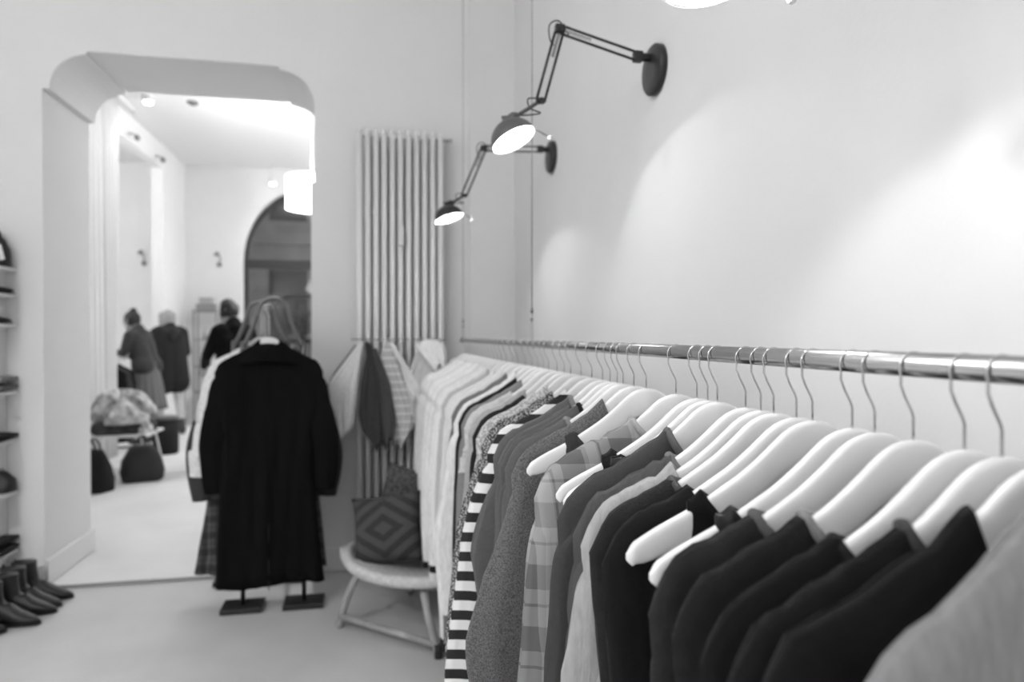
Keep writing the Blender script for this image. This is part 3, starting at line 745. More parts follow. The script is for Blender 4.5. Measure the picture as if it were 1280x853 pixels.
for i, (y, d) in enumerate(coats):
    nm = d.pop('name'); lb = d.pop('label'); m_ = d.pop('m')
    cx_ = CX - .012 - .26 * (y - 3.78)
    cx_ -= .03 if i == 1 else 0
    g_ = garment(nm, lb, 'jacket' if 'jacket' in nm else 'coat', y, m_, loc=(cx_, y, CZT), seed=60 + i, **d)
    hl = ['white topped hanger in the collar of the black wool coat', 'hanger inside the cream jacket on the coat stand', 'hanger inside the dark puffer coat on the coat stand', 'hanger inside the dark checked coat on the coat stand', 'hanger of the rearmost dark coat on the coat stand'][i]
    if bigh is None: bigh = make_hanger(hl, tall=.08); bigh.location = (cx_, y, CZT)
    else: dup(bigh, (cx_, y, CZT), 0, hl)
    if i == 0:
        bm = bmesh.new(); rings = []
        for f, (dz, ry) in enumerate([(.012, .028), (.022, .036), (.010, .048), (-.035, .060), (-.075, .060)]):
            rx = [.055, .075, .10, .145, .165][f]; ring = []
            for k in range(32):
                a = 2 * PI * k / 32; u = rx * math.cos(a); yv = ry * math.sin(a)
                drop = -.13 * (abs(u)) ** 1.1 + (-.0 if math.sin(a) < 0 else 0)
                ring.append((u, yv, dz + drop - .050))
            rings.append(ring)
        skinrings(bm, rings, cap=False); co = link('collar', bm, M['black'], g_, True)
        md = co.modifiers.new('thickness', 'SOLIDIFY'); md.thickness = .006
        md = co.modifiers.new('smooth', 'SUBSURF'); md.levels = md.render_levels = 1
        bm = bmesh.new(); box(bm, -.0015, .0015, -.055, -.049, -1.27, -.75); link('back_vent', bm, M['rubber'], g_)

# ------------------------------------------------------------------ clothes hung before the radiator
t = thing('wire_rail', 'thin wire rail stretched before the radiator with hung clothes', 'rail', (.16, 4.02, 1.375))
bm = bmesh.new(); tube(bm, [(-.26, 0, 0), (.27, 0, 0)], .003, 8); link('rod', bm, M['steel'], t, True)
for x in (-.235, .247):
    bm = bmesh.new(); tube(bm, [(x, 0, 0), (x, .085, 0)], .004, 8); link('rod_bracket', bm, M['radiator'], t, True)
def hung(name, label, cat, x, y, m, levels, seed, T=.03, folds=3, extra=None):
    """cloth gathered on a hook: levels are (dz, centre dx, half width)"""
    rg = random.Random(seed); ph = [rg.uniform(0, 6.28) for _ in range(4)]
    t = thing(name, label, cat, (x, y, 1.375))
    def piece(nm, lv, mm, yo=0, TT=T):
        bm = bmesh.new(); rings = []
        z0, z1 = lv[0][0], lv[-1][0]; n = 22
        for i in range(n + 1):
            z = z0 + (z1 - z0) * i / n
            cx = interp([(-a, b_) for a, b_, c in lv], -z); hw = interp([(-a, c) for a, b_, c in lv], -z)
            f = i / n; ring = []
            for k in range(36):
                a = 2 * PI * k / 36; u = math.cos(a); s_ = math.sin(a)
                fy = .35 * math.sin(folds * 2 * u * 2 + ph[0] + 2 * f) + .25 * math.sin(9 * u + ph[1] - 3 * f)
                hem = (.03 * math.sin(4 * u + ph[2])) * (f ** 6)
                ring.append(Vector((cx + hw * u, yo + TT * min(1, .25 + 2 * f) * (s_ * .55 + fy * min(1, 3 * f)), z + hem)))
            rings.append(ring)
        skinrings(bm, rings); return link(nm, bm, mm, t, True)
    piece('garment_body', levels, m)
    for e in (extra or []): piece(*e)
    bm = bmesh.new(); tube(bm, catmull([(0, 0, -.03), (0, .0, -.012), (0, -.005, .0), (0, .0, .006), (0, .006, .002)], 4), .002, 6); link('hanging_loop', bm, M['wire'], t, True)
    return t
hung('white_jacket', 'white jacket hung on the wire rail, left end, beside the black coat', 'jacket', -.045, 4.0, cloth(.80, 'linen'),
     [(-.012, 0, .012), (-.08, -.03, .03), (-.25, -.10, .085), (-.38, -.105, .075), (-.50, -.10, .055), (-.57, -.115, .012)], 1, .022,
     extra=[('lining', [(-.03, -.015, .02), (-.2, -.13, .03), (-.30, -.17, .04), (-.5, -.16, .04), (-.62, -.13, .02)], cloth(.03), .035, .02)])
hung('dark_jacket', 'dark grey jacket hung on the wire rail between the two white garments', 'jacket', -.015, 3.98, cloth(.055, 'knit'),
     [(-.012, 0, .012), (-.10, .03, .035), (-.24, .045, .08), (-.42, .045, .095), (-.53, .05, .075), (-.60, .07, .03)], 2, .026,
     extra=[('sleeve', [(-.05, .04, .015), (-.25, .10, .03), (-.45, .12, .04), (-.58, .12, .025)], cloth(.08, 'knit'), -.03, .018)])
hung('striped_blouse', 'white blouse with fine stripes hung on the wire rail mid way', 'blouse', .10, 3.98, striped('pin stripes', .82, .5, .045, .82),
     [(-.012, 0, .012), (-.10, .0, .045), (-.25, .03, .075), (-.40, .075, .085), (-.50, .085, .06), (-.585, .06, .018)], 3, .024,
     extra=[('sleeve', [(-.02, .02, .012), (-.15, .09, .02), (-.28, .15, .045), (-.34, .16, .02)], cloth(.80, 'linen'), -.02, .012), ('lining', [(-.06, .03, .015), (-.2, .12, .025), (-.45, .15, .05), (-.5, .16, .03)], cloth(.03), .045, .012)])
hung('pale_scarf_shirt', 'pale grey shirt with white collar hung at the right end of the wire rail', 'shirt', .335, 3.98, cloth(.60, 'linen'),
     [(-.012, 0, .015), (-.08, -.02, .06), (-.2, -.045, .075), (-.4, -.04, .07), (-.52, -.03, .03)], 4, .03,
     extra=[('collar', [(-.0, .0, .03), (-.04, .0, .09), (-.10, .03, .07), (-.16, .06, .03)], cloth(.84, 'linen'), -.035, .02)])

# ------------------------------------------------------------------ rattan chair with two cushions
CA = math.atan2(-.40, .42)
t = thing('rattan_chair', 'low chair with woven pale seat and bamboo legs below the radiator', 'chair', (.06, 3.20, 0), CA)
# local x runs along the front edge, y points to the back
bm = bmesh.new(); rings = []
def seat_z(x, y): return .305 + .42 * x * x - .20 * y
nx, ny = 28, 18
top = []; 
for i in range(nx + 1):
    x = -.40 + .80 * i / nx; row = []
    for j in range(ny + 1):
        fy = j / ny; wy = .56 * math.sqrt(max(.12, 1 - (abs(x) / .44) ** 3)); y = .27 - wy / 2 + wy * fy
        wv_ = .0035 * (1 if (i + j) % 2 else -1)
        row.append((x, y, seat_z(x, y) + wv_))
    ring = row + [(a, b_, c - .028) for a, b_, c in row[::-1]]
    rings.append(ring)
skinrings(bm, rings); link('seat', bm, M['rattan'], t, True)
bm = bmesh.new(); rim = []
for k in range(60):
    a = 2 * PI * k / 60; x = .405 * math.copysign(abs(math.cos(a)) ** .8, math.cos(a)); wy = .58 * math.sqrt(max(.12, 1 - (abs(x) / .44) ** 3))
    y = .27 + math.copysign(abs(math.sin(a)) ** .6, math.sin(a)) * wy / 2; rim.append((x, y, seat_z(x, y) - .010 + .002 * math.sin(30 * a)))
tube(bm, rim, .027, 12, closed=True); link('seat_rim', bm, M['rattan'], t, True)
def leg_pts(sx, back): 
    y = .50 if back else .02
    return [(sx * .20, y + (.03 if back else .02), .265), (sx * .25, y, .15), (sx * .30, y - (-.04 if back else .0), .013)]
for sx in (-1, 1):
    for bk in (0, 1):
        bm = bmesh.new(); tube(bm, catmull(leg_pts(sx, bk), 4), .0175, 12); lg = link('leg', bm, M['wood'], t, True)
        p_ = Vector(leg_pts(sx, bk)[2]); bm = bmesh.new(); lathe(bm, [(.019, 0), (.020, .03 if sx < 0 else .06)], 14, (p_.x, p_.y, .0005)); link('foot', bm, M['wood'] if sx < 0 else M['rubber'], lg, True)
bm = bmesh.new(); tube(bm, [(-.285, .01, .06), (.285, .01, .06)], .015, 12); link('stretcher', bm, M['wood'], t, True)
bm = bmesh.new(); tube(bm, [(-.285, .54, .06), (.285, .54, .06)], .015, 12); link('stretcher', bm, M['wood'], t, True)
def cushion(name, label, loc, w_, h_, th, rot, m):
    bm = bmesh.new(); n = 20; F = []
    for sd in (-1, 1):
        g = []
        for i in range(n + 1):
            u = -1 + 2 * i / n
            for j in range(n + 1):
                v = -1 + 2 * j / n
                pin = 1 - .07 * (1 - abs(u)) * 0 
                bx = u * (1 - .07 * (1 - v * v)); bz = v * (1 - .07 * (1 - u * u))
                tk = th / 2 * (max(0, (1 - u ** 4) * (1 - v ** 4))) ** .55
                g.append(bm.verts.new((bx * w_ / 2, sd * tk, bz * h_ / 2)))
        F.append(g)
        for i in range(n):
            for j in range(n):
                a = i * (n + 1) + j; bm.faces.new((g[a], g[a + 1], g[a + n + 2], g[a + n + 1]))
    bmesh.ops.remove_doubles(bm, verts=bm.verts, dist=.0002)
    o = link(name, bm, m, None, True); o.location = loc; o.rotation_euler = rot
    tag(o, label, 'cushion', None); return o
cushion('kilim_cushion', 'dark cushion with a woven diamond pattern, in front on the rattan chair', (.085, 3.47, .445), .36, .34, .13, (R(-20), R(-9), R(-18)), diamonds('kilim diamonds'))
cushion('dark_cushion', 'plain dark woven cushion standing behind the diamond patterned one', (.20, 3.68, .52), .32, .36, .11, (R(-10), R(14), R(-14)), speckle('dark weave', .03, .09, 80))

# ------------------------------------------------------------------ ankle boots on the floor
def make_boot(label, group=None, h=.212, L=.255, m='leather', heel=.035):
    t = thing('ankle_boot', label, 'boot', (0, 0, 0))
    # toe towards +x, heel at x=0
    bm = bmesh.new(); rings = []
    path = [ # centre x, z, radius along, radius across, tilt (deg from vertical)
     (.022, h, .060, .046, 0), (.027, h * .8, .056, .043, 0), (.036, h * .58, .053, .040, 5), (.050, h * .42, .058, .040, 20),
     (.078, h * .33, .058, .039, 42), (.115, .058, .046, .041, 65), (.155, .045, .034, .042, 80), (.200, .034, .024, .036, 88), (.235, .026, .015, .022, 90), (L, .022, .006, .008, 90)]
    P = catmull([(a, b_, 0) for a, b_, *_ in path], 4); Rr = catmull([(c, d, e / 100) for *_, c, d, e in path], 4)
    for p, r in zip(P, Rr):
        a = r.z * 100; ax = Vector((math.sin(R(a)) , 0, -math.cos(R(a)))); s_ = Vector((math.cos(R(a)), 0, math.sin(R(a))))
        rings.append([Vector((p.x, 0, p.y)) + s_ * math.cos(2 * PI * k / 20) * r.x + Vector((0, 1, 0)) * math.sin(2 * PI * k / 20) * r.y for k in range(20)])
    skinrings(bm, rings)
    for v in bm.verts:
        v.co.z = max(v.co.z, .012)
    ball(bm, (.028, 0, .055), .036, 1, 1, 1.2, 16)
    link('upper', bm, M[m], t, True)
    bm = bmesh.new(); out = []
    for k in range(28):
        a = 2 * PI * k / 28; x = L / 2 + (L / 2 + .004) * math.cos(a); wv = .036 * abs(math.sin(a)) ** .8 * (1.0 if x > .1 else .9)
        out.append((x, math.copysign(wv, math.sin(a))))
    rr = [[(x, y, z + (.0 if x > .09 else (0.0))) for x, y in out] for z in (.006, .014)]
    skinrings(bm, rr); link('sole', bm, M['rubber'], t)
    bm = bmesh.new(); box(bm, -.004, .06, -.030, .030, 0, .022, .003); link('heel', bm, M['rubber'], t)
    bm = bmesh.new(); box(bm, -.024, -.018, -.007, .007, h - .03, h + .018, .002); link('pull_tab', bm, M[m], t)
    return t
lb = ['pointed black ankle boot closest to the opening, farthest of the floor row', 'black ankle boot second from the opening in the floor row', 'black ankle boot third from the opening in the floor row',
      'black ankle boot fourth from the opening, nearly in front', 'black ankle boot at the near end of the floor row', 'black ankle boot at the left picture edge on the floor']
bt = make_boot(lb[0]); bt.location = (-1.80, 4.08, 0)
for i, (x, y, a) in enumerate([(-1.81, 3.985, -2), (-1.80, 3.88, 3), (-1.815, 3.765, -3), (-1.93, 3.66, 4), (-1.98, 3.54, 0)]):
    dup(bt, (x, y, 0), R(a - 3), lb[i + 1])

# ------------------------------------------------------------------ shoe shelf at the left edge
t = thing('shoe_shelf', 'white wall shelf with shoes at the left picture edge', 'shelf', (-2.25, YF, 0))
for z in (.24, .56, .84, 1.10, 1.46, 1.62, 1.76):
    obox('shelf_board', -.40, .375, -.30, -.001, z - .018, z, M['trim'], t, .002)
for x in (-.38, .30):
    obox('upright', x, x + .02, -.10, -.002, .1, 1.80, M['trim'], t, .002)
sh = ['black boot at the end of the lowest shelf board', 'black boot at the end of the shelf board above the lowest']
def flat_shoe(label, loc, rz):
    t = thing('flat_shoe', label, 'shoe', loc, rz)
    bm = bmesh.new(); rings = []
    for x, z, a, c in [(-.0, .035, .028, .004), (.01, .03, .028, .024), (.06, .025, .023, .03), (.12, .022, .02, .034), (.18, .022, .02, .036), (.22, .018, .014, .026), (.245, .014, .006, .008)]:
        rings.append([(x, math.sin(2 * PI * k / 16) * c, .006 + z * .8 + math.cos(2 * PI * k / 16) * a * .8) for k in range(16)])
    skinrings(bm, rings); link('upper', bm, M['leather'], t, True)
    obox('sole', -.0, .24, -.026, .026, 0, .008, M['rubber'], t, .003)
flat_shoe('black flat shoe on the second highest shelf board', (-2.10, 4.19, 1.62), R(-6))
flat_shoe('black flat shoe on the third highest shelf board', (-2.115, 4.19, 1.46), R(-4))
def handbag(name, label, loc, w_, d_, h_, m, rz=0, cat='bag'):
    t = thing(name, label, cat, loc, rz)
    bm = bmesh.new(); rings = []
    for f, k1 in ((0, .92), (.06, 1.0), (.3, 1.04), (.6, .95), (.85, .72), (1, .55)):
        ring = []
        for k in range(32):
            a = 2 * PI * k / 32; c, s_ = math.cos(a), math.sin(a)
            x = math.copysign(abs(c) ** .6, c) * w_ / 2 * (k1 if f > .5 else k1); y = math.copysign(abs(s_) ** .6, s_) * d_ / 2 * (k1 if f < .5 else k1 * .7)
            w1 = 1 + .05 * math.sin(5 * a + 9 * f)
            ring.append((x * w1, y * w1, f * h_ + (.03 * h_ * math.sin(3 * a) if f > .7 else 0)))
        rings.append(ring)
    skinrings(bm, rings); link('bag_body', bm, m, t, True)
    for yo in (-.12, .12):
        bm = bmesh.new(); tube(bm, catmull([(-w_ * .18, yo * d_, h_ * .9), (-w_ * .14, yo * d_, h_ * 1.15), (0, yo * d_, h_ * 1.28), (w_ * .14, yo * d_, h_ * 1.15), (w_ * .18, yo * d_, h_ * .9)], 5), .008, 8); link('handle', bm, m, t, True)
    return t
handbag('clutch_bag', 'black bag on the shelf board under the folded knitwear', (-1.965, 4.185, .56), .20, .12, .11, M['leather'])
tb = handbag('small_handbag', 'black handbag with a white tag on the topmost shelf board', (-1.955, 4.18, 1.76), .15, .10, .16, M['leather'])
tg = obox('white_tag', -.012, .012, -.0035, 0, -.04, .04, M['paper'], tb); tg.location = (.058, -.058, .075); tg.rotation_euler = (0, R(-14), 0)
for i, (z, lb_, v) in enumerate([(.24, 'folded dark jeans, lower of the stack on the lowest shelf board', .03), (.285, 'folded dark jeans, upper of the stack on the lowest shelf board', .02), (.84, 'folded black knit on the shelf board above the clutch', .02), (1.10, 'folded grey print scarf, bottom of the shelf stack', .12), (1.145, 'folded speckled scarf on top of the shelf stack', .2)]):
    bm = bmesh.new(); rings = []
    for x in [-.15 + .3 * k / 12 for k in range(13)]:
        r_ = .021 * min(1, .55 + 6 * (.15 - abs(x)))
        rings.append([(x, math.copysign(abs(math.cos(2 * PI * k / 18)) ** .5, math.cos(2 * PI * k / 18)) * .11, .0225 + math.sin(2 * PI * k / 18) * r_ + .002 * math.sin(40 * x + k)) for k in range(18)])
    skinrings(bm, rings); o = link('folded_garment', bm, speckle('print %d' % i, v * .4, v * 2.2, 60) if z > 1 else cloth(v, 'knit'), None, True); o.location = (-2.02, 4.135, z)
    tag(o, lb_, 'folded clothes')

# ------------------------------------------------------------------ curtain
def curtain(name, label, pts, z0, z1, amp, n, gather=0.0, seed=1):
    t = thing(name, label, 'curtain', (pts[0][0], pts[0][1], 0))
    a = Vector((pts[0][0], pts[0][1], 0)); c = Vector((pts[1][0], pts[1][1], 0)); d = (c - a); L = d.length; d.normalize(); nn = Vector((-d.y, d.x, 0))
    bm = bmesh.new(); rows = []; N_ = n * 10
    for j in range(17):
        f = j / 16; z = z1 + (z0 - z1) * f; row = []
        sc = 1 - gather * math.sin(min(1, f * 1.15) * PI / 2) ** 2
        for i in range(N_ + 1):
            u = i / N_
            row.append(bm.verts.new(d * (L * u * sc) + nn * (amp * math.sin(2 * PI * n * u + .6 * math.sin(3 * f + i * .02)) * (.6 + .5 * f)) + Vector((0, 0, z))))
        rows.append(row)
    for r0, r1 in zip(rows, rows[1:]):
        for i in range(N_): bm.faces.new((r0[i], r0[i + 1], r1[i + 1], r1[i]))
    o = link('curtain_cloth', bm, M['curtain'], t, True); md = o.modifiers.new('thickness', 'SOLIDIFY'); md.thickness = .004
    return t
curtain('long_curtain', 'floor length white curtain right behind the opening, nearer panel', [(-2.80, 6.7), (-2.80, 8.15)], .05, CEIL - .03, .035, 10, .0)
curtain('long_curtain', 'floor length white curtain, farther panel, drawn in towards the bottom', [(-2.80, 8.2), (-2.80, 8.66)], .05, CEIL - .03, .035, 5, .30)
t = thing('curtain_track', 'ceiling track carrying the white curtains', 'curtain rail', (-2.79, 6.6, CEIL - .03)); 
obox('track', -.02, .02, 0, 2.6, 0, .029, M['trim'], t)
for y in (.02, 2.56): obox('end_stop', -.024, .024, y, y + .02, -.004, .0, M['grey'], t)

# ------------------------------------------------------------------ things in the back room
t = thing('etagere', 'slim grey metal open shelf against the end wall', 'shelf', (-2.51, 11.72, BF))
for x in (-.165, .165):
    for y in (-.14, .14):
        bm = bmesh.new(); box(bm, x - .009, x + .009, y - .009, y + .009, 0, 1.78); link('post', bm, M['grey'], t)
for z in (.06, .48, .88, 1.30, 1.74): obox('shelf_board', -.17, .17, -.15, .15, z, z + .015, M['grey'], t)
def bottle(x, z, h, r, v, lb_):
    t = thing('small_bottle', lb_, 'bottle', (-2.51 + x, 11.68, BF + z + .0155), 0)
    bm = bmesh.new(); lathe(bm, [(r, 0), (r, h * .6), (r * .35, h * .75), (r * .35, h * .9)], 16); link('bottle_body', bm, mat('bottle glass %.2f' % v, v, .2), t, True)
    bm = bmesh.new(); lathe(bm, [(r * .42, h * .9), (r * .42, h)], 12); link('cap', bm, M['greymetal'], t, True)
for x, z, h, r, v, l_ in [(-.06, .88, .2, .035, .15, 'grey bottle on the middle board of the metal shelf'), (.03, .88, .26, .03, .08, 'dark slim bottle on the middle board of the metal shelf'), (-.02, 1.30, .18, .04, .5, 'pale bottle on the second highest board of the metal shelf'), (.08, 1.30, .14, .04, .35, 'short grey bottle on the second highest board of the metal shelf'),
                      (.0, .48, .16, .05, .4, 'stout pale bottle on the second lowest board of the metal shelf'), (-.04, .06, .2, .05, .3, 'grey bottle on the lowest board of the metal shelf')]: bottle(x, z, h, r, v, l_)
for z, w_, h_, v, lb_ in [(1.756, .28, .11, .3, 'wide grey box on top of the metal shelf'), (1.867, .19, .10, .42, 'smaller pale box stacked on the wide grey box')]:
    o = obox('storage_box', -w_ / 2, w_ / 2, -.1, .1, 0, h_, mat('box card %.2f' % v, v, .7), None, .004); o.location = (-2.51, 11.72, BF + z + (.0)); tag(o, lb_, 'box')
    obox('lid', -w_ / 2 - .004, w_ / 2 + .004, -.104, .104, h_ - .025, h_ + .001, mat('box lid %.2f' % v, v * .9, .7), o)
# plant stand before the arched window
t = thing('display_stand', 'black framed display stand before the arched window', 'display stand', (-1.05, 11.3, BF))
for x in (-.24, .24):
    for y in (-.15, .15):
        bm = bmesh.new(); box(bm, x - .012, x + .012, y - .012, y + .012, 0, 1.98); link('post', bm, M['blackmetal'], t)
for z in (.3, .9, 1.25, 1.965): obox('shelf_board', -.25, .25, -.16, .16, z, z + .02, M['blackmetal'], t)
def plant(loc, lb_, seed, hh=.4, n=46):
    rg = random.Random(seed); t = thing('potted_plant', lb_, 'plant', loc)
    bm = bmesh.new(); lathe(bm, [(.055, 0), (.075, .11), (.068, .11), (.06, .09)], 20); link('pot', bm, M['greymetal'], t, True)
    bm = bmesh.new()
    for k in range(n):
        a = rg.uniform(0, 6.28); l_ = rg.uniform(.06, .11); z = rg.uniform(.12, hh); r0 = rg.uniform(.0, .04); up = rg.uniform(.0, .10)
        d = Vector((math.cos(a), math.sin(a), 0)); s_ = Vector((-d.y, d.x, 0)); b0 = d * r0 + Vector((0, 0, z))
        v = [b0, b0 + d * l_ * .5 + s_ * .025 + Vector((0, 0, up)), b0 + d * l_ + Vector((0, 0, up * .4)), b0 + d * l_ * .5 - s_ * .025 + Vector((0, 0, up))]
        vv = [bm.verts.new(q) for q in v] + [bm.verts.new(q - Vector((0, 0, .003))) for q in v]
        bm.faces.new(vv[:4]); bm.faces.new(vv[4:][::-1])
        for q in range(4): bm.faces.new((vv[q], vv[(q + 1) % 4], vv[4 + (q + 1) % 4], vv[4 + q]))
    o = link('leaves', bm, mat('dark leaf %d' % seed, .06, .5), t); o['kind'] = 'stuff'
    bm = bmesh.new(); tube(bm, [(0, 0, .06), (.01, 0, hh)], .006, 6); link('stem', bm, M['wood'], t, True)
plant((-1.17, 11.3, BF + 1.2705), 'dark bushy potted plant on the display stand, left', 3)
plant((-.93, 11.3, BF + 1.2705), 'dark bushy potted plant on the display stand, right', 4, .45)
plant((-1.10, 11.3, BF + .9205), 'low dark potted plant on the lower board of the display stand', 5, .17)
# low table with a heap of clothes, bags and a drum
t = thing('low_table', 'low white table with slim splayed legs, loaded with a heap of clothes', 'table', (-2.42, 7.62, BF))
obox('tabletop', -.33, .30, -.30, .28, .385, .405, M['trim'], t, .004)
for x in (-.30, .27):
    for y in (-.26, .24):
        bm = bmesh.new(); tube(bm, [(x * .85, y * .9, .385), (x * 1.12, y * 1.05, .006)], .011, 8); link('leg', bm, M['trim'], t, True)
def heap(name, lb_, loc, a, c, h, m, seed, cat='clothes'):
    rg = random.Random(seed); ph = [rg.uniform(0, 6.28) for _ in range(6)]
    bm = bmesh.new(); rings = []; n = 44
    for i in range(15):
        f = i / 14; ring = []
        for k in range(n):
            t_ = 2 * PI * k / n
            rad = math.cos(f * PI / 2) ** .55 if i < 14 else .02
            w1 = 1 + .12 * math.sin(3 * t_ + ph[0]) + .10 * math.sin(5 * t_ + ph[1] + 4 * f) + .09 * math.sin(11 * t_ + ph[2] + 6 * f) + .22 * noise.noise(Vector((2.2 * math.cos(t_), 2.2 * math.sin(t_), 2.5 * f + seed)))
            z = h * (math.sin(f * PI / 2)) * (1 + .15 * math.sin(2 * t_ + ph[3])) + .02 * math.sin(9 * t_ + ph[4]) * f
            ring.append((a * rad * w1 * math.cos(t_), c * rad * w1 * math.sin(t_), max(z, 0) if i else 0))
        rings.append(ring)
    skinrings(bm, rings); o = link(name, bm, m, None, True); o.location = loc; tag(o, lb_, cat); return o
TZ = BF + .4055
heap('crumpled_jacket', 'dark crumpled jacket under the pale clothes on the low table', (-2.44, 7.62, TZ), .27, .22, .14, cloth(.07), 1)
heap('crumpled_scarf', 'pale crumpled scarf heaped highest on the low table', (-2.46, 7.66, TZ + .12), .27, .2, .26, mat('scarf print', .42, .9, noise=.75, scale=13, bump=.8, bscale=22), 2)
heap('crumpled_blouse', 'light blouse lying over the front of the heap on the low table', (-2.36, 7.50, TZ + .10), .19, .14, .15, mat('crumpled cotton', .52, .9, noise=.45, scale=16, bump=.9, bscale=18), 3)
heap('crumpled_shirt', 'small white shirt bundled on the right end of the low table', (-2.215, 7.60, TZ), .07, .1, .06, cloth(.7), 4)
handbag('leather_bag', 'black leather bag on the floor before the low table', (-2.11, 7.15, BF), .36, .2, .33, M['leather'], R(15))
handbag('dark_backpack', 'dark soft bag on the floor beside the jamb, left of the leather bag', (-2.40, 6.75, BF), .34, .24, .36, cloth(.02, 'knit'), R(-20))
t = thing('round_pouf', 'tall dark drum shaped bin beside the standing women', 'bin', (-2.33, 8.75, BF))
bm = bmesh.new(); lathe(bm, [(.13, 0), (.14, .02), (.14, .40)], 40); link('drum_body', bm, cloth(.02), t, True)
bm = bmesh.new(); lathe(bm, [(.145, .40), (.145, .43), (.12, .435)], 40); link('lid', bm, M['greymetal'], t, True)
t = thing('garment_rack', 'small garment rack of dark clothes beside the woman with the hair bun', 'clothes rack', (-3.02, 8.95, BF))
for y in (-.3, .3):
    bm = bmesh.new(); tube(bm, [(0, y, 0.01), (0, y, 1.25)], .012, 8); tube(bm, [(-.2, y, .012), (.2, y, .012)], .012, 8); link('upright', bm, M['blackmetal'], t, True)
bm = bmesh.new(); tube(bm, [(0, -.33, 1.25), (0, .33, 1.25)], .012, 8); link('rail', bm, M['blackmetal'], t, True)
for i, y in enumerate((-.16, 0, .16)):
    hh = dup(bigh, (-3.02, 8.95 + y, BF + 1.25 - .0145 - .155 - .0), 0, ['hanger on the small back rack, nearest', 'hanger on the small back rack, middle one', 'hanger on the small back rack, farthest'][i])
    garment('dark_garment', ['black garment nearest on the small back rack', 'charcoal garment in the middle of the small back rack', 'black garment farthest on the small back rack'][i], 'garment', 0, cloth([.012, .05, .02][i]), loc=(-3.02, 8.95 + y, BF + 1.25 - .0145 - .155), seed=90 + i, hem=.95, T=.03, sleeve='long', sout=.03, W=.262)

# ------------------------------------------------------------------ people
def organic(name, caps, m, parent=None, voxel=.009, smooth=6, balls=()):
    bm = bmesh.new()
    for a, b_, ra, rb in caps: capsule(bm, a, b_, ra, rb, 16)
    for c, r, sx, sy, sz in balls: ball(bm, c, r, sx, sy, sz, 18)
    o = link(name, bm, m, parent, True)
    md = o.modifiers.new('skin', 'REMESH'); md.mode = 'VOXEL'; md.voxel_size = voxel; md.use_smooth_shade = True
    md = o.modifiers.new('soft', 'SMOOTH'); md.iterations = smooth; md.factor = .5
    return o
def V3(*a): return Vector(a)
def hand(caps, wrist, d, palm_n, curl=.5):
    """palm, four fingers and thumb from the wrist along d; palm_n is the side the fingers curl to"""
    d = d.normalized(); palm_n = palm_n.normalized(); s_ = d.cross(palm_n).normalized()
    for k in (-1.5, -.5, .5, 1.5): caps.append((wrist + s_ * k * .010, wrist + d * .085 + s_ * k * .019, .015, .0125))
    for k, l_ in ((-1.5, .062), (-.5, .078), (.5, .074), (1.5, .055)):
        b0 = wrist + d * .088 + s_ * k * .020; d1 = (d + palm_n * curl * .6).normalized(); d2 = (d + palm_n * curl * 1.8).normalized()
        m1 = b0 + d1 * l_ * .5; caps.append((b0, m1, .0095, .009)); caps.append((m1, m1 + d2 * l_ * .5, .009, .0075))
    b0 = wrist + d * .03 - s_ * .028; d1 = (d * .7 - s_ * .6 + palm_n * .4).normalized()
    caps.append((b0, b0 + d1 * .04, .0125, .011)); caps.append((b0 + d1 * .04, b0 + d1 * .04 + (d1 + d).normalized() * .03, .0105, .009))
